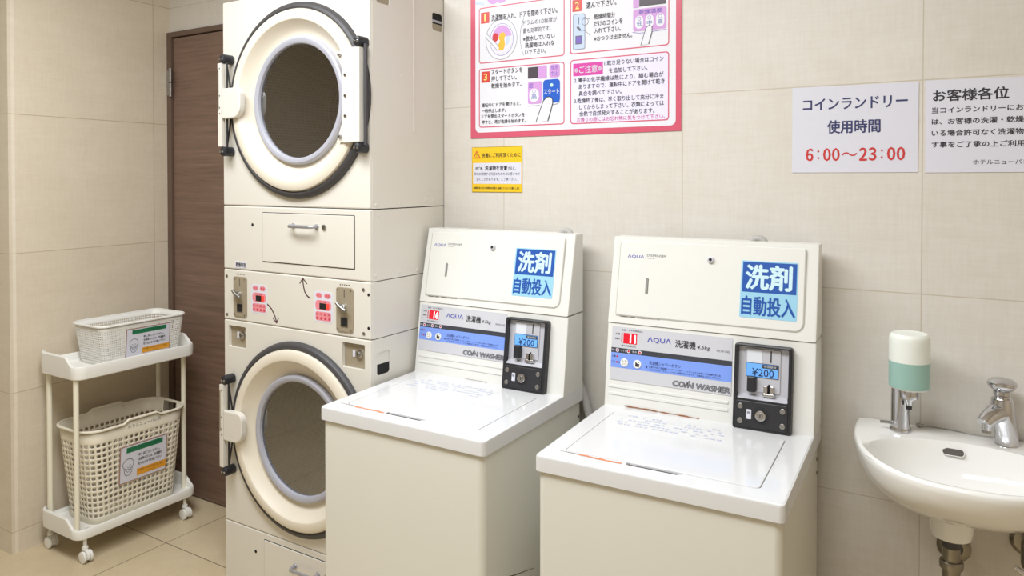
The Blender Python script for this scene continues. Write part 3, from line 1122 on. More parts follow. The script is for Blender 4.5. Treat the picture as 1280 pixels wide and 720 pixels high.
p1 = pbox(-1.372, -1.055, 1.775, 1.958)
p2 = pbox(-1.036, -.7205, 1.777, 1.958)
p3 = pbox(-1.372, -1.055, 1.5645, 1.758)
p4 = pbox(-1.035, -.7205, 1.5635, 1.760, M_PLIL)
num(p1, '1', -1.364, 1.906); num(p2, '2', -1.028, 1.906); num(p3, '3', -1.362, 1.712)
T = .0043
b = MB(wl)
b.text('洗濯物を入れ、ドアを閉めて下さい。', -1.323, 1.9095, .243, .0205, T, M_INK, weight=.010)
b.text('ドラムの1/2程度が', -1.203, 1.883, .122, .0165, T, M_GINK)
b.text('最も効率的です。', -1.203, 1.858, .100, .0165, T, M_GINK)
b.text('※脱水していない', -1.203, 1.8325, .114, .0165, T, M_INK, weight=.010)
b.text('洗濯物は入れな', -1.196, 1.811, .106, .0165, T, M_INK, weight=.010)
b.text('いで下さい。', -1.196, 1.789, .076, .0165, T, M_INK, weight=.010)
b.text('コインを入れ、温度を', -.981, 1.9365, .160, .0185, T, M_INK, weight=.010)
b.text('選んで下さい。', -.981, 1.9105, .098, .0185, T, M_INK, weight=.010)
b.text('乾燥時間分', -.955, 1.875, .068, .0160, T, M_INK, weight=.010)
b.text('だけのコインを', -.955, 1.854, .092, .0160, T, M_INK, weight=.010)
b.text('入れて下さい。', -.955, 1.833, .086, .0160, T, M_INK, weight=.010)
b.text('※おつりは出ません。', -.955, 1.810, .122, .0150, T, M_INK, weight=.010)
b.text('スタートボタンを', -1.323, 1.736, .118, .0165, T, M_INK, weight=.010)
b.text('押して下さい。', -1.323, 1.714, .096, .0165, T, M_INK, weight=.010)
b.text('乾燥を始めます。', -1.323, 1.691, .114, .0165, T, M_INK, weight=.010)
b.text('運転中にドアを開けると、', -1.361, 1.631, .150, .0130, T, M_INK, weight=.010)
b.text('一時停止します。', -1.361, 1.6125, .094, .0130, T, M_INK, weight=.010)
b.text('ドアを閉めスタートボタンを', -1.361, 1.594, .164, .0130, T, M_INK, weight=.010)
b.text('押すと、再び乾燥を始めます。', -1.361, 1.5755, .168, .0130, T, M_INK, weight=.010)
b.text('1.乾き足りない場合はコイン', -.921, 1.734, .184, .0150, T, M_INK, weight=.010)
b.text('を追加して下さい。', -.906, 1.711, .120, .0150, T, M_INK, weight=.010)
b.text('2.薄手の化学繊維は熱により、縮む場合が', -1.021, 1.689, .284, .0150, T, M_INK, weight=.010)
b.text('ありますので、運転中にドアを開けて乾き', -1.006, 1.669, .272, .0150, T, M_INK, weight=.010)
b.text('具合を調べて下さい。', -1.006, 1.648, .140, .0150, T, M_INK, weight=.010)
b.text('3.乾燥終了後は、早く取り出して充分に冷ま', -1.021, 1.6265, .284, .0150, T, M_INK, weight=.010)
b.text('してからしまって下さい。衣類によっては', -1.004, 1.6065, .268, .0150, T, M_INK, weight=.010)
b.text('余熱で自然発火することがあります。', -1.004, 1.5865, .240, .0150, T, M_INK, weight=.010)
b.text('お帰りの際にはお忘れ物に気をつけて下さい。', -1.012, 1.569, .280, .0138, T, M_MINK)
b.text('毎度ありがとうございます', -1.20, 1.966, .26, .018, T, M_MINK)
b.build('lettering', pos)
b = MB(wl)
b.rect(-1.025, -.926, 1.7095, 1.7475, .0039, M_MAG)
b.text('※ご注意※', -1.020, 1.717, .090, .0225, T, M_PAPER, weight=.012)
b.build('caution_heading', p4)
# washing drawing of step one
b = MB(wl)
cx, cz = -1.285, 1.848
b.frame(circle(cx, cz, .060, .066, 40), circle(cx, cz, .0588, .0648, 40), .0040, M_GINK)
b.frame(circle(cx + .001, cz - .001, .045, .052, 40), circle(cx + .001, cz - .001, .0438, .0508, 40), .0040, M_PUR)
b.flat(circle(cx + .002, cz, .038, .045, 36), .0040, M_PLIL)
b.flat([(cx + .002 + .038 * cos(R(a)), cz + .045 * sin(R(a))) for a in range(10, 171, 10)], .00405, M_LILAC)
b.flat(circle(cx - .022, cz + .008, .0115, .014, 20), .0042, M_RED)
b.flat([(cx - .010, cz + .004), (cx - .004, cz + .020), (cx + .010, cz + .022), (cx + .017, cz + .012), (cx + .012, cz + .002), (cx + .015, cz - .020), (cx + .008, cz - .036), (cx - .008, cz - .036), (cx - .012, cz - .016), (cx - .004, cz - .006)], .0043, mat('amber_print', (246, 188, 60), .3))
b.flat([(cx + .016, cz + .006), (cx + .033, cz + .010), (cx + .030, cz - .012), (cx + .020, cz - .026), (cx + .016, cz - .014)], .0042, M_LBLUE)
b.flat([(cx - .062, cz + .018), (cx - .054, cz + .022), (cx - .008, cz - .026), (cx - .014, cz - .034)], .0044, M_PBOX)
stroke(b, [(cx - .062, cz + .012), (cx - .035, cz - .013), (cx - .014, cz - .036)], .0013, .0046, M_GINK)
stroke(b, [(cx - .057, cz + .024), (cx - .028, cz - .003), (cx - .008, cz - .024)], .0013, .0046, M_GINK)
stroke(b, [(cx + .071 + .010 * (q / 5) ** 2, cz + .010 * q) for q in range(-6, 7)], .001, .0040, M_GINK)
b.build('drum_drawing', p1)
# coin unit drawing of step two
b = MB(wl)
b.frame(rrect(-1.026, -.985, 1.790, 1.898, .005, 3), rrect(-1.0245, -.9865, 1.7915, 1.8965, .004, 3), .0040, M_GINK)
b.flat(rrect(-1.0245, -.9865, 1.7915, 1.8965, .004, 3), .0039, M_LBLUE)
b.rect(-1.0175, -.995, 1.806, 1.832, .0041, M_GINK); b.rect(-1.0145, -.998, 1.809, 1.829, .0042, M_PUR)
stroke(b, [(-1.006, 1.888), (-1.007, 1.866)], .002, .0042, M_INK)
b.frame(circle(-.985, 1.872, .011, n=20), circle(-.985, 1.872, .0098, n=20), .0043, M_GINK)
stroke(b, [(-1.000, 1.884), (-.985, 1.885), (-.968, 1.878)], .0012, .0043, M_GINK)
stroke(b, [(-1.012, 1.860), (-1.000, 1.848), (-.985, 1.845), (-.967, 1.828)], .0012, .0043, M_GINK)
b.flat([(-1.014, 1.857), (-1.008, 1.861), (-.997, 1.848), (-1.003, 1.845)], .0044, M_GINK)
b.build('coin_unit_drawing', p2)


def key(par, x0, x1, z0, z1, m, r=.007):
    b = MB(wl); b.flat(rrect(x0, x1, z0, z1, r, 4), .0040, m); return b.build('key_drawing', par)


def finger(b, pts, tip, w):
    b.flat(pts, .0048, M_PBOX)
    stroke(b, tip, w, .0050, M_INK)


key(p2, -.830, -.729, 1.826, 1.890, M_LILAC)
b = MB(wl)
b.text('乾燥温度', -.812, 1.874, .070, .0125, T, M_PUR, weight=.02)
for x, s in ((-.811, '低'), (-.780, '中'), (-.7475, '高')):
    b.flat(rrect(x - .0125, x + .0125, 1.8325, 1.8705, .0125, 6), .0043, M_PBOX)
    b.frame(circle(x, 1.862, .0055, n=14), circle(x, 1.862, .0044, n=14), .0046, M_PUR)
    b.text(s, x - .0075, 1.840, .015, .0145, .0046, M_STKD)
b.rect(-.830, -.812, 1.8945, 1.920, .0041, M_LILAC)
b.rect(-.811, -.731, 1.8965, 1.921, .0041, M_KDARK)
fp = [(-.806, 1.784), (-.796, 1.815), (-.790, 1.833), (-.780, 1.840), (-.772, 1.835), (-.772, 1.820), (-.782, 1.786)]
finger(b, fp, fp, .0018)
stroke(b, [(-.832, 1.8245), (-.812, 1.820), (-.796, 1.820)], .0012, .0042, M_PUR); stroke(b, [(-.772, 1.821), (-.729, 1.823)], .0012, .0042, M_PUR)
b.build('key_lettering', p2)
key(p3, -1.130, -1.0705, 1.633, 1.706, M_KBLUE, .011)
key(p3, -1.185, -1.135, 1.633, 1.703, M_LILAC, .006)
key(p3, -1.108, -1.071, 1.711, 1.752, M_LILAC, .008)
b = MB(wl)
b.rect(-1.185, -1.148, 1.7135, 1.749, .0041, M_KDARK); b.rect(-1.148, -1.117, 1.711, 1.751, .0041, M_LILAC)
b.text('使用', -1.102, 1.734, .025, .0150, T, M_PUR); b.text('中止', -1.102, 1.716, .025, .0150, T, M_PUR)
b.text('度', -1.182, 1.683, .017, .0160, T, M_PUR)
b.flat(rrect(-1.180, -1.145, 1.639, 1.681, .016, 6), .0043, M_PBOX)
b.frame(circle(-1.1625, 1.672, .0062, n=14), circle(-1.1625, 1.672, .005, n=14), .0046, M_PUR)
b.text('高', -1.172, 1.647, .019, .0185, .0046, M_STKD)
b.flat(circle(-1.0995, 1.688, .0055, n=14), .0044, mat('mint_print', (200, 244, 220), .3))
b.text('スタート', -1.127, 1.660, .0535, .0165, .0045, M_PAPER, weight=.02)
fp = [(-1.155, 1.575), (-1.142, 1.608), (-1.130, 1.638), (-1.118, 1.651), (-1.104, 1.652), (-1.096, 1.643), (-1.096, 1.630), (-1.104, 1.604), (-1.113, 1.577)]
finger(b, fp, fp, .0026)
stroke(b, [(-1.186, 1.6265), (-1.142, 1.627)], .0014, .0042, M_GINK); stroke(b, [(-1.094, 1.627), (-1.078, 1.629), (-1.0705, 1.637)], .0014, .0042, M_GINK)
b.build('key_lettering', p3)
b = MB(wl)
b.flat(circle(-1.315, 1.985, .024, .020, 20), .0040, M_LILAC); b.flat(circle(-1.285, 1.983, .022, .018, 20), .0041, M_LILAC)
b.flat([(-1.386, 1.972), (-1.352, 1.966), (-1.352, 1.974), (-1.386, 1.982)], .0040, M_LBLUE)
b.build('heading_drawing', pos)

# yellow notice
M_NY = mat('amber_yellow_print', (244, 200, 40), .35)
nt_ = thing('notice_sticker', 'small yellow and white notice sticker under the pink poster', 'notice', (-1.3045, YW, 1.351))
b = MB(wl)
b.prism([(-1.4015, 1.3515), (-1.2075, 1.3525), (-1.2075, 1.5015), (-1.4015, 1.5005)], .0004, .002, mat('olive_edge', (176, 150, 50), .4))
b.rect(-1.4000, -1.2090, 1.3540, 1.4990, .0022, M_NY)
b.rect(-1.3965, -1.2105, 1.3795, 1.4485, .0024, M_PAPER)
b.build('sheet', nt_)
b = MB(wl)
T = .0028
b.frame([(-1.3965, 1.4635), (-1.3665, 1.4635), (-1.3815, 1.490)], [(-1.3915, 1.4665), (-1.3715, 1.4665), (-1.3815, 1.484)], T, M_REDB)
b.text('!', -1.3828, 1.4680, .0026, .0115, T, M_INK, weight=.010)
b.text('快適にご利用頂くために', -1.362, 1.4660, .149, .0145, T, M_INK, weight=.015)
b.text('終了後、', -1.386, 1.4250, .030, .0100, T, M_INK, weight=.010)
b.text('洗濯物を放置', -1.349, 1.4235, .086, .0150, T, M_INK, weight=.03)
b.text('すると、', -1.2605, 1.4250, .030, .0100, T, M_INK, weight=.010)
b.text('次のお客様がご利用のためカゴに移させて', -1.3925, 1.4070, .177, .0105, T, M_NAVY)
b.text('頂くことがあります。ご了承下さい。', -1.383, 1.3895, .157, .0105, T, M_NAVY)
b.text('洗濯物の取り忘れや長時間の放置はご遠慮くださるようお願いします。', -1.3955, 1.3620, .181, .0075, T, M_INK, weight=.010)
b.build('lettering', nt_)

hr = thing('opening_hours_sign', 'white laminated sign with red opening hours 6:00 to 23:00', 'sign', (-.241, YW, 1.412))
b = MB(wl); b.prism([(-.3860, 1.4130), (-.0965, 1.4130), (-.0955, 1.6310), (-.3860, 1.6345)], .0004, .0018, M_PAPER); b.build('sheet', hr)
b = MB(wl)
b.text('コインランドリー', -.3595, 1.5735, .2400, .0290, .0022, M_NAVY, weight=.032)
b.text('使用時間', -.3005, 1.5125, .1215, .0330, .0022, M_NAVY, weight=.032)
cell = .2310 / 11
pos_ = -.3535
for chx, wd in (('６', 1), ('：', 1), ('０', 1), ('０', 1), ('～', 2), ('２', 1), ('３', 1), ('：', 1), ('０', 1), ('０', 1)):
    if chx == '：':
        b.text(chx, pos_ + cell * .40, 1.4475, cell * .20, .0225, .0022, M_RED, weight=.02)
    elif chx == '～':
        b.text(chx, pos_ + cell * .15, 1.4545, cell * 1.7, .0095, .0022, M_RED, weight=.05)
    else:
        b.text(chx, pos_ + cell * .10, 1.4430, cell * .78, .0315, .0022, M_RED, weight=.05)
    pos_ += cell * wd
b.build('lettering', hr)

gn = thing('guest_notice', 'white laminated notice with black text only, right of the opening hours', 'sign', (.065, YW, 1.412))
b = MB(wl); b.prism([(-.0810, 1.4120), (.2140, 1.4130), (.2140, 1.6270), (-.0815, 1.6330)], .0004, .0018, M_PAPER); b.build('sheet', gn)
b = MB(wl)
b.text('お客様各位', -.0655, 1.5815, .1510, .0275, .0022, M_INK, weight=.035)
b.text('当コインランドリーにおきまして', -.0675, 1.5535, 0.247, .0142, .0022, M_INK, weight=.03)
b.text('は、お客様の洗濯・乾燥が終了して', -.0675, 1.5265, 0.264, .0142, .0022, M_INK, weight=.03)
b.text('いる場合許可なく洗濯物を取り出', -.0675, 1.4990, 0.248, .0142, .0022, M_INK, weight=.03)
b.text('す事をご了承の上ご利用下さい。', -.0675, 1.4715, 0.243, .0142, .0022, M_INK, weight=.03)
b.text('ホテルニューパレス', .0170, 1.4310, .121, .0110, .0022, M_INK, weight=.006)
b.build('lettering', gn)

# ------------------------------------------------------------------ cart with two trays
CX0, CX1, CY0, CY1 = -2.972, -2.705, 1.452, 1.945
cart = thing('laundry_cart', 'white plastic two-tier basket cart on casters against the side wall', 'cart', ((CX0 + CX1) / 2, (CY0 + CY1) / 2, 0))


def sm(t):
    t = max(0., min(1., t)); return t * t * (3 - 2 * t)


def tray(z0, lip, high, par):
    b = MB()
    def dense(x0, x1, y0, y1, r):
        p = rrect(x0, x1, y0, y1, r, 8)
        out = []
        for i, a in enumerate(p):
            q = p[(i + 1) % len(p)]
            L = math.hypot(q[0] - a[0], q[1] - a[1]); n = max(1, int(L / .008))
            for k in range(n):
                out.append((a[0] + (q[0] - a[0]) * k / n, a[1] + (q[1] - a[1]) * k / n))
        return out
    base = dense(CX0, CX1, CY0, CY1, .040)
    n = len(base)

    def top(x, y):
        e = sm((abs(y - (CY0 + CY1) / 2) - ((CY1 - CY0) / 2 - .058)) / .045)      # raised ends
        f = 1 - sm((x - (CX1 - .085)) / .060)                                     # dropping to the front lip
        return lip + (high - lip) * e * f
    rings = []
    ins = lambda d: inset(base, d)
    rings.append([(a, c, z0 + .010) for a, c in ins(.012)])
    rings.append([(a, c, z0) for a, c in ins(.007)])
    rings.append([(a, c, z0 + .004) for a, c in ins(.002)])
    rings.append([(a, c, z0 + .5 * (top(*base[i]) - z0)) for i, (a, c) in enumerate(base)])
    for d, dz in ((.001, -.004), (.004, 0), (.009, 0), (.012, -.004)):
        rings.append([(a, c, top(*base[i]) + dz) for i, (a, c) in enumerate(ins(d))])
    rings.append([(a, c, z0 + .022) for a, c in ins(.014)])
    rings.append([(a, c, z0 + .018) for a, c in ins(.020)])
    vs = [p for q in rings for p in q]
    fs = [(k * n + i, k * n + (i + 1) % n, (k + 1) * n + (i + 1) % n, (k + 1) * n + i) for k in range(len(rings) - 1) for i in range(n)]
    b.add(vs, fs, M_WHITEP)
    hl = [rrect(x - .004, x + .004, y - .009, y + .009, .004, 3) for y in (CY0 + .068, CY1 - .068) for x in (-2.76, -2.742, -2.90)]
    b.prism(inset(base, .020), z0 + .008, z0 + .018, M_WHITEP, holes=hl)
    return b.build('tray', par)


tray(.088, .124, .158, cart)
tray(.668, .717, .750, cart)
for x, y in ((-2.742, 1.472), (-2.940, 1.480), (-2.772, 1.926), (-2.945, 1.926)):
    b = MB(); b.tube([(x, y, .10), (x, y, .70)], .0095, M_POST, 16); b.build('post', cart)
for x, y in ((-2.728, 1.492), (-2.952, 1.486), (-2.728, 1.898), (-2.952, 1.902)):
    b = MB()
    b.tube([(x, y, .088), (x, y, .050)], .0065, M_WHITEP, 12)
    b.lathe([(.011, .046), (.011, .056), (.006, .060)], (x, y, 0), (0, 0, 1), M_WHITEP, 14)
    # hood over the two wheels
    prof = [(x + .006 + .022 * cos(R(a)), .0235 + .024 * sin(R(a))) for a in range(-20, 201, 20)]
    b.xf = lambda a, q, d: (a, y + d, q)
    b.prism(prof, -.0065, .0065, M_WHITEP, r=.002)
    b.xf = lambda a, q, c: (a, q, c)
    cs = b.build('caster', cart)
    for s in (-1, 1):
        w_ = MB()
        w_.lathe([(.0005, .0), (.012, .0), (.0205, .001), (.0215, .005), (.0205, .009), (.012, .0105), (.0005, .010)], (x + .006, y + s * .007, .0215), (0, s, 0), M_WHITEP, 22)
        w_.build('wheel', cs)


# ------------------------------------------------------------------ baskets
def basket(mb, x0, x1, y0, y1, z0, z1, taper, rad, px, pz, solid_top, hole, m, rim_fn=None, hs=(.33, .30)):
    """perforated tapering tub: wall cells with an octagonal hole each"""
    def outline(t):                                 # t 0 bottom .. 1 top
        e = taper * (1 - t)
        return x0 + e * .6, x1 - e * .6, y0 + e, y1 - e, rad * (.75 + .25 * t)

    def per(t, s):
        a0, a1, c0, c1, r = outline(t)
        W_, H_ = a1 - a0 - 2 * r, c1 - c0 - 2 * r
        q = pi * r / 2
        segs = [W_, q, H_, q, W_, q, H_, q]
        L = sum(segs); d = (s % 1) * L
        k = 0
        while k < 7 and d > segs[k]:
            d -= segs[k]; k += 1
        f = d / segs[k]
        cs = [(a0 + r, c0), None, (a1, c0 + r), None, (a1 - r, c1), None, (a0, c1 - r), None]
        if k == 0: return (a0 + r + d, c0)
        if k == 2: return (a1, c0 + r + d)
        if k == 4: return (a1 - r - d, c1)
        if k == 6: return (a0, c1 - r - d)
        ctr = {1: (a1 - r, c0 + r, -90), 3: (a1 - r, c1 - r, 0), 5: (a0 + r, c1 - r, 90), 7: (a0 + r, c0 + r, 180)}[k]
        a = R(ctr[2] + 90 * f)
        return (ctr[0] + r * cos(a), ctr[1] + r * sin(a))

    Lt = 2 * ((x1 - x0) + (y1 - y0))
    nc = int(round(Lt / px)); hz = z1 - z0
    nr = max(2, int(round((hz - solid_top) / pz)))

    def P(s, z):
        t = (z - z0) / hz
        a, c = per(t, s)
        return (a, c, z)
    for r_ in range(nr):
        za = z0 + (hz - solid_top) * r_ / nr; zb = z0 + (hz - solid_top) * (r_ + 1) / nr
        for c_ in range(nc):
            s0, s1 = c_ / nc, (c_ + 1) / nc; sm_, zm = (s0 + s1) / 2, (za + zb) / 2
            o = [(s0, za), (sm_, za), (s1, za), (s1, zm), (s1, zb), (sm_, zb), (s0, zb), (s0, zm)]
            if hole(P(sm_, zm)[0], P(sm_, zm)[1], (zm - z0) / hz, c_):
                fx, fz = hs
                ii = []
                for a, q in ((-1, -.55), (-.45, -1), (.45, -1), (1, -.55), (1, .55), (.45, 1), (-.45, 1), (-1, .55)):
                    ii.append((sm_ + a * fx * (s1 - s0), zm + q * fz * (zb - za)))
                # outer ring ordered to face the inner octagon
                oo = [(s0, za), (sm_, za), (sm_, za), (s1, za), (s1, zb), (sm_, zb), (sm_, zb), (s0, zb)]
                oo = [(s0, za), (s0 + .3 * (s1 - s0), za), (s0 + .7 * (s1 - s0), za), (s1, za), (s1, zb), (s0 + .7 * (s1 - s0), zb), (s0 + .3 * (s1 - s0), zb), (s0, zb)]
                vs = [P(*q) for q in oo] + [P(*q) for q in ii]
                fs = [(k, (k + 1) % 8, 8 + (k + 1) % 8, 8 + k) for k in range(8)]
                mb.add(vs, fs, m)
            else:
                mb.add([P(s0, za), P(s0 + .3 * (s1 - s0), za), P(s0 + .7 * (s1 - s0), za), P(s1, za), P(s1, zb), P(s0 + .7 * (s1 - s0), zb), P(s0 + .3 * (s1 - s0), zb), P(s0, zb)], [tuple(range(8))], m)
    # plain band under the rim
    zs = [z1 - solid_top, z1]
    for c_ in range(nc):
        s0, s1 = c_ / nc, (c_ + 1) / nc
        q = [s0, s0 + .3 * (s1 - s0), s0 + .7 * (s1 - s0), s1]
        for k in range(3):
            if hole(*P((s0 + s1) / 2, z1)[:2], 2.0, c_):
                continue
            zt = [z1 + (rim_fn(*P(v, z1)[:2]) if rim_fn else 0) for v in (q[k], q[k + 1])]
            pa, pb = P(q[k], z1), P(q[k + 1], z1)
            mb.add([P(q[k], zs[0]), P(q[k + 1], zs[0]), (pb[0], pb[1], zt[1]), (pa[0], pa[1], zt[0])], [(0, 1, 2, 3)], m)
    # floor
    n = 64
    mb.add([P(i / n, z0) for i in range(n)], [tuple(range(n))], m)
    return [(P(i / 160, z1)[0], P(i / 160, z1)[1]) for i in range(160)]


def rim(mb, pts, z, w, h, m, fn=None):
    """rolled rim along a closed outline, turned outwards"""
    prof = [(0, -.002), (0, h * .5), (-w * .2, h * .9), (-w * .6, h), (-w, h * .55), (-w, -h * .2), (-w * .75, -h * .25), (-w * .7, h * .2)]
    rings = []
    for d, dz in prof:
        o = inset(pts, d)
        rings.append([(a, c, z + dz + (fn(*pts[i]) if fn else 0)) for i, (a, c) in enumerate(o)])
    n = len(pts)
    vs = [p for q in rings for p in q]
    mb.add(vs, [(k * n + i, k * n + (i + 1) % n, (k + 1) * n + (i + 1) % n, (k + 1) * n + i) for k in range(len(rings) - 1) for i in range(n)], m)


def solidify(o, t):
    md = o.modifiers.new('thickness', 'SOLIDIFY'); md.thickness = t; md.offset = 0


M_CGREEN = mat('green_print', (40, 124, 84), .4, var=.1, vscale=200)
M_CGREEND = mat('dark_green_ink', (22, 84, 56), .4)
M_CORANGE = mat('orange_print', (232, 164, 52), .4)
M_CBROWN = mat('brown_ink', (150, 96, 30), .5)
M_CEDGE = mat('dusty_rose_edge', (168, 128, 116), .4)


def card(par, y0, y1, z0, z1, xf):
    b = MB(xf)
    b.prism([(y0, z0), (y1, z0), (y1, z1), (y0, z1)], .001, .0025, M_CEDGE)
    b.rect(y0 + .0035, y1 - .0035, z0 + .0035, z1 - .0035, .0028, M_PAPER)
    c = b.build('notice_card', par)
    w, h = y1 - y0, z1 - z0
    Y = lambda t: y0 + t * w
    Z = lambda t: z0 + t * h
    b = MB(xf)
    b.rect(Y(.13), Y(.90), Z(.80), Z(.945), .0031, M_CGREEN)
    b.rect(Y(.36), Y(.985), Z(.10), Z(.29), .0031, M_CORANGE)
    b.text('ランドリーをご利用のお客様へ', Y(.16), Z(.83), w * .71, h * .085, .0034, M_CGREEND)
    for i, s in enumerate(('申し訳ございません。', '洗濯物のカゴは、洗濯機を', '取り込むまでお使い下さい')):
        b.text(s, Y(.385), Z(.63 - .125 * i), w * (.46 if i == 0 else .50), h * .080, .0034, M_INK, weight=.01)
    b.text('お部屋へのお持ち帰りはご遠慮', Y(.39), Z(.205), w * .53, h * .060, .0034, M_CBROWN)
    b.text('ください', Y(.60), Z(.120), w * .16, h * .050, .0034, M_CBROWN)
    b.build('lettering', c)
    # plain bowing figure
    b = MB(xf)
    fx, fz, k = Y(.175), Z(.50), h
    hd = circle(fx, fz, .135 * k * 1.15, .135 * k * 1.1, 28)
    b.frame(hd, inset(hd, .012 * k), .0034, M_INK)
    for s in (-1, 1):
        stroke(b, [(fx + s * .03 * k, fz - .045 * k), (fx + s * .075 * k, fz - .035 * k)], .011 * k, .0034, M_INK)
        stroke(b, [(fx + s * .115 * k, fz - .115 * k), (fx + s * .10 * k, fz - .23 * k), (fx + s * .04 * k, fz - .31 * k), (fx, fz - .30 * k)], .012 * k, .0034, M_INK)
        stroke(b, [(fx + s * .08 * k, fz - .15 * k), (fx + s * .01 * k, fz - .22 * k)], .012 * k, .0034, M_INK)
    stroke(b, [(fx - .03 * k, fz - .085 * k), (fx, fz - .10 * k), (fx + .03 * k, fz - .085 * k)], .010 * k, .0034, M_INK)
    b.build('figure_drawing', c)
    return c


# small basket on the upper tray
sb = thing('small_basket', 'small white mesh basket with a notice card on the upper tray', 'basket', (-2.845, 1.745, .686))
b = MB()
pts = basket(b, -2.946, -2.743, 1.566, 1.922, .688, .838, .022, .032, .0088, .0092, .016,
             lambda x, y, t, c: t < .93 and t > .03, M_WHITEP, hs=(.37, .36))
body = b.build('tub', sb, merge=True); solidify(body, .0011)
b = MB(); rim(b, pts, .838, .0065, .006, M_WHITEP); b.build('rim', sb)
card(sb, 1.664, 1.850, .7005, .8155, lambda a, q, d: (-2.757 + (q - .70) * .075 + .002 + d, a, q))

# large basket on the lower tray
lb = thing('laundry_basket', 'large ivory perforated laundry basket with a notice card on the lower tray', 'basket', (-2.84, 1.70, .106))
BZ = .462


def brim(x, y):
    s = sm((.078 - abs(y - 1.712)) / .022)
    return .012 * s


b = MB()
pts = basket(b, -2.960, -2.723, 1.500, 1.912, .107, BZ, .036, .066, .0235, .0205, .045,
             lambda x, y, t, c: .03 < t < 1.5 or (t > 1.5 and y > 1.904 and abs(x + 2.842) < .042), M_IVORYP, rim_fn=brim)
body = b.build('tub', lb, merge=True); solidify(body, .0022)
b = MB(); rim(b, pts, BZ, .010, .006, M_IVORYP, fn=brim); b.build('rim', lb)
b = MB(lambda a, q, d: (-2.7245 + d, a, q))
b.text('ホテルニューパレス', 1.655, BZ - .022, .135, .013, .003, M_GINK)
b.build('lettering', lb)
card(lb, 1.622, 1.816, .232, .376, lambda a, q, d: (-2.7465 + (q - .107) * (.0288 / (BZ - .107)) + .003 + d, a, q))

# ------------------------------------------------------------------ wash basin
BX, BA, BB, BZ0 = .010, .236, .390, .800
sink = thing('wash_basin', 'white ceramic half-oval wash basin fixed to the tiled wall', 'sink', (BX, YW, .80))


def inside(x, y):
    return y <= YW and abs((x - BX) / BA) ** 2.4 + abs((YW - y) / BB) ** 2.4 <= 1


NB = 96
oc = (BX, 1.83)
outer = []
for i in range(NB):
    a = 2 * pi * i / NB
    lo, hi = 0, .8
    for _ in range(40):
        mid = (lo + hi) / 2
        if inside(oc[0] + mid * cos(a), oc[1] + mid * sin(a)): lo = mid
        else: hi = mid
    outer.append((oc[0] + lo * cos(a), oc[1] + lo * sin(a)))
ell = [(BX + .200 * cos(2 * pi * i / NB), 1.824 + .142 * sin(2 * pi * i / NB)) for i in range(NB)]
DX, DY = -.018, 1.868                                # drain
rings = []


def shrink(s, z, back):
    r_ = []
    for x, y in outer:
        yy = YW - (YW - y) * s - 0
        yy = yy if s == 1 else yy - back * (1 - (YW - y) / BB)
        r_.append((DX + (x - DX) * s + (BX - DX) * 0, yy, z))
    return r_


for s, z, bk in ((.22, .655, .150), (.40, .663, .10), (.62, .679, .04), (.80, .700, .015), (.92, .728, .004), (.975, .757, 0), (.997, .782, 0), (1, .793, 0)):
    rings.append(shrink(s, z, bk))
rings.append([(x, y, .7985) for x, y in inset(outer, .003)])
rings.append([(x, y, BZ0) for x, y in inset(outer, .008)])
rings.append([(x + (ex - x) * .55, y + (ey - y) * .55, BZ0 - .0005) for (x, y), (ex, ey) in zip(inset(outer, .008), ell)])
rings.append([(x, y, .7975) for x, y in ell])
for s, z in ((.975, .791), (.93, .770), (.86, .745), (.74, .725), (.55, .711), (.30, .703), (.10, .700)):
    rings.append([(DX * (1 - s) + x * s, DY * (1 - s) + y * s, z) for x, y in ell])
b = MB()
n = NB
b.add([p for q in rings for p in q], [(k * n + i, k * n + (i + 1) % n, (k + 1) * n + (i + 1) % n, (k + 1) * n + i) for k in range(len(rings) - 1) for i in range(n)]
      + [tuple(range(n)), tuple(range((len(rings) - 1) * n, len(rings) * n))], M_CERAM)
b.build('bowl', sink, angle=50)
b = MB()
b.lathe([(.044, .665), (.042, .640), (.038, .622), (.024, .616), (.020, .616)], (DX, DY, 0), (0, 0, 1), M_CERAM, 32, cap1=True)
b.build('drain_boss', sink)
b = MB(lambda a, q, d: (a, 1.9565 + (q - .777) * .55 - d, q))
b.prism(rrect(-.038, .004, .7705, .7835, .0062, 6), -.001, .0008, mat('overflow_shade', (82, 76, 70), .6))
b.frame(rrect(-.0392, .0052, .7693, .7847, .0073, 6), rrect(-.038, .004, .7705, .7835, .0062, 6), .0010, M_CERAM)
b.build('overflow_hole', sink)

# faucet
fa = thing('push_faucet', 'chrome push-button faucet on the right of the basin ledge', 'faucet', (.087, 2.008, .800))
FX, FY, FZ = .087, 2.006, .7995
dv = Vector((-.62, -.78, 0)).normalized(); pv = Vector((-dv.y, dv.x, 0))


def fpt(f, z, s=0.):
    p = Vector((FX, FY, FZ)) + dv * f + pv * s + Vector((0, 0, z)); return tuple(p)


def loft(mb, secs, m, n=24):
    """sections: (centre f, z, half length along the spout, half width, tilt)"""
    vs = []
    for f, z, hl, hw, tl in secs:
        for i in range(n):
            a = 2 * pi * i / n
            u, w_ = hl * cos(a), hw * sin(a)
            vs.append(fpt(f + u * cos(R(tl)), z + u * sin(R(tl)), w_))
    k = len(secs)
    fs = [(q * n + i, q * n + (i + 1) % n, (q + 1) * n + (i + 1) % n, (q + 1) * n + i) for q in range(k - 1) for i in range(n)]
    fs += [tuple(range(n)), tuple(range((k - 1) * n, k * n))]
    mb.add(vs, fs, m)


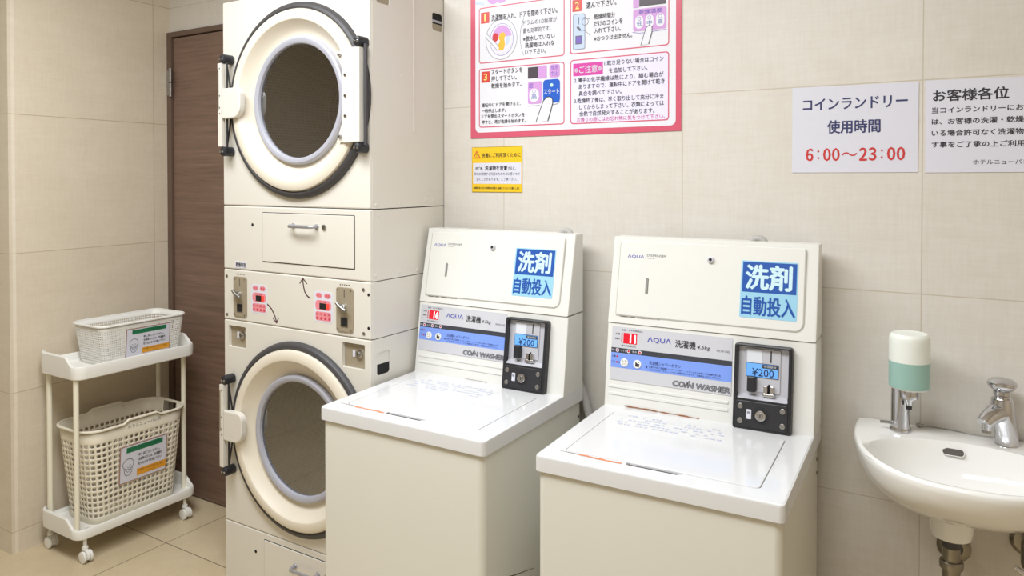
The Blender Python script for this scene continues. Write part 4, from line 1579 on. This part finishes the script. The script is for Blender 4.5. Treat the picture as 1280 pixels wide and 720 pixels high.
b = MB()
loft(b, [(0, 0, .026, .025, 0), (0, .004, .025, .024, 0), (.004, .025, .0235, .022, 0), (.010, .050, .024, .022, -8), (.015, .072, .026, .023, -14), (.017, .090, .024, .023, -10), (.018, .104, .021, .021, -4), (.018, .107, .018, .018, 0)], M_CHROME)
b.build('body', fa, angle=45)
b = MB()
P = [fpt(.012, .074), fpt(.040, .073), (fpt(.062, .064)), (fpt(.074, .054))]
b.tube(P, .017, M_CHROME, 20, rs=[.0225, .0205, .0175, .0150])
b.tube([fpt(.066, .056), fpt(.066, .040)], .0095, M_CHROME, 18)
b.build('spout', fa, angle=45)
b = MB(); b.lathe([(.0095, .0), (.0085, .006), (.006, .006)], fpt(.066, .034), (0, 0, 1), M_STEEL, 18, cap0=True, cap1=True); b.build('aerator', fa)
b = MB()
c_ = fpt(.018, .100)
b.lathe([(.016, 0), (.016, .012), (.0175, .014), (.0175, .022), (.014, .026)], c_, (0, 0, 1), M_CHROME, 24)
b.lathe([(.0180, .0045), (.0180, .0065)], c_, (0, 0, 1), M_DARK, 24)
b.build('neck', fa)
b = MB()
b.lathe([(.012, .022), (.022, .026), (.0275, .032), (.0295, .037), (.0285, .042), (.022, .0475), (.012, .0505), (.001, .0515)], c_, (0, 0, 1), M_CHROME, 36, cap0=True)
b.build('push_button', fa)

# soap dispenser
sp_ = thing('soap_dispenser', 'chrome soap dispenser with upturned bottle of green soap on the basin', 'soap dispenser', (-.128, 1.99, .80))
SX, SY = -.126, 1.985
b = MB()
secs = [(.0235, .799), (.0235, .806), (.0205, .811), (.0205, .87), (.0195, .915)]
b.lathe(secs, (SX, SY, 0), (0, 0, 1), M_CHROME, 28, cap1=True, cap0=True)
b.build('stand', sp_)
BXS, BYS = -.106, 1.948
b = MB()
b.tube([(SX, SY, .905), ((SX + BXS) / 2, (SY + BYS) / 2, .906), (BXS, BYS, .904)], .016, M_CHROME, 18)
b.lathe([(.020, .889), (.021, .892), (.021, .906), (.019, .909)], (BXS, BYS, 0), (0, 0, 1), M_CHROME, 28, cap0=True, cap1=True)
b.build('collar', sp_)
b = MB()
b.lathe([(.012, .891), (.011, .884), (.008, .880), (.007, .872)], (BXS, BYS, 0), (0, 0, 1), M_CHROME, 20)
b.lathe([(.0065, .873), (.006, .862), (.001, .8615)], (BXS, BYS, 0), (0, 0, 1), M_BLACK, 16, cap0=True)
b.build('nozzle', sp_)
b = MB()
b.tube([(SX - .018, SY - .006, .816), (SX - .030, SY - .010, .817), (SX - .042, SY - .013, .817)], .0035, M_STEEL, 12)
b.build('side_pin', sp_)
M_BOT = mat('frosted_white_bottle', (240, 243, 236), .35, trans=.0)
M_SOAP = mat('green_soap', (160, 196, 186), .3)
for m_ in (M_BOT, M_SOAP):
    pb = m_.node_tree.nodes['Principled BSDF']
    pb.inputs['Subsurface Weight'].default_value = .5
    pb.inputs['Subsurface Radius'].default_value = (.02, .02, .02)
b = MB()
zl = .9755
b.lathe([(.0430, zl), (.0430, 1.020), (.0425, 1.030), (.040, 1.036), (.036, 1.0395), (.034, 1.038), (.020, 1.0375), (.001, 1.0375)], (BXS, BYS, 0), (0, 0, 1), M_BOT, 40)
b.build('bottle', sp_)
b = MB(); b.lathe([(.020, .909), (.033, .9105), (.0395, .9125), (.0425, .916)], (BXS, BYS, 0), (0, 0, 1), M_BOT, 40, cap0=True)
b.build('bottle_shoulder', sp_)
b = MB(); b.lathe([(.0425, .916), (.0432, .920), (.0432, zl - .001), (.0430, zl)], (BXS, BYS, 0), (0, 0, 1), M_SOAP, 40, cap0=True, cap1=True)
b.build('soap_liquid', sp_)

# ball chain along the ledge
ch = thing('ball_chain', 'fine ball chain lying along the back ledge of the basin', 'chain', (-.01, 2.035, .80))
b = MB()
for i in range(76):
    t = i / 75
    b.ball((-.078 + .215 * t, 2.033 + .004 * sin(t * 9), .8035 - .0008 * sin(t * 3)), .0017, M_STEEL, 6)
b.build('beads', ch)
b = MB(); b.tube([(-.095, 2.033, .8045), (-.079, 2.033, .8045)], .0038, M_STEEL, 10, rs=[.0040, .0030])
b.lathe([(.0055, -.002), (.0055, .002)], (-.088, 2.033, .8045), (1, 0, 0), M_STEEL, 12, True, True)
b.build('clasp', ch)

# trap and supply valve
M_OLDCHROME = mat('worn_chrome', (150, 144, 132), .3, metal=1, var=.15, vscale=60)
tr_ = thing('drain_trap', 'worn chrome drain pipe coming down from the basin', 'pipe', (DX, DY, .40))
b = MB()
P = [(DX, DY, .617), (DX, DY, .46)] + [(DX, DY + .045 - .045 * cos(R(a)), .46 - .045 * sin(R(a))) for a in range(20, 181, 20)] + [(DX, DY + .09, .485)] \
    + [(DX, DY + .09 + .035 * (1 - cos(R(a))), .488 + .035 * sin(R(a))) for a in range(15, 91, 15)] + [(DX, YW, .523)]
b.tube(P, .0175, M_OLDCHROME, 22)
b.build('pipe', tr_)
b = MB()
b.lathe([(.0175, .552), (.0225, .552), (.0235, .556), (.0235, .566), (.0215, .569), (.0175, .569)], (DX, DY, 0), (0, 0, 1), M_OLDCHROME, 26)
b.build('slip_nut', tr_)
b = MB(); b.lathe([(.0180, .598), (.0190, .600), (.0190, .616)], (DX, DY, 0), (0, 0, 1), M_RUB, 26, cap1=True, cap0=True); b.build('washer_ring', tr_)
b = MB(); b.lathe([(.036, 0), (.036, .004), (.028, .012), (.019, .014)], (DX + .003, YW, .523), (0, -1, 0), M_OLDCHROME, 32); b.build('wall_flange', tr_)

sv = thing('stop_valve', 'chrome stop valve and thin supply tube under the basin right side', 'valve', (.128, YW, .55))
b = MB(); b.lathe([(.034, 0), (.034, .004), (.026, .012), (.012, .014)], (.128, YW, .572), (0, -1, 0), M_OLDCHROME, 30); b.build('wall_flange', sv)
b = MB()
b.tube([(.128, YW, .572), (.128, YW - .055, .572)], .011, M_OLDCHROME, 18)
b.lathe([(.013, .535), (.015, .545), (.015, .590), (.011, .600)], (.128, YW - .058, 0), (0, 0, 1), M_OLDCHROME, 22, cap0=True, cap1=True)
b.build('valve_body', sv)
b = MB()
b.tube([(.128, YW - .058, .598), (.126, YW - .060, .630), (.118, YW - .064, .660), (.112, YW - .064, .698)], .0055, M_CHROME, 14)
b.build('supply_tube', sv)
b = MB()
b.tube([(.128, YW - .058, .540), (.128, YW - .085, .528)], .007, M_CHROME, 14)
b.tube([(.100, YW - .090, .545), (.128, YW - .090, .527), (.156, YW - .090, .509)], .006, M_CHROME, 14, rs=[.0045, .008, .0045])
b.build('valve_handle', sv)
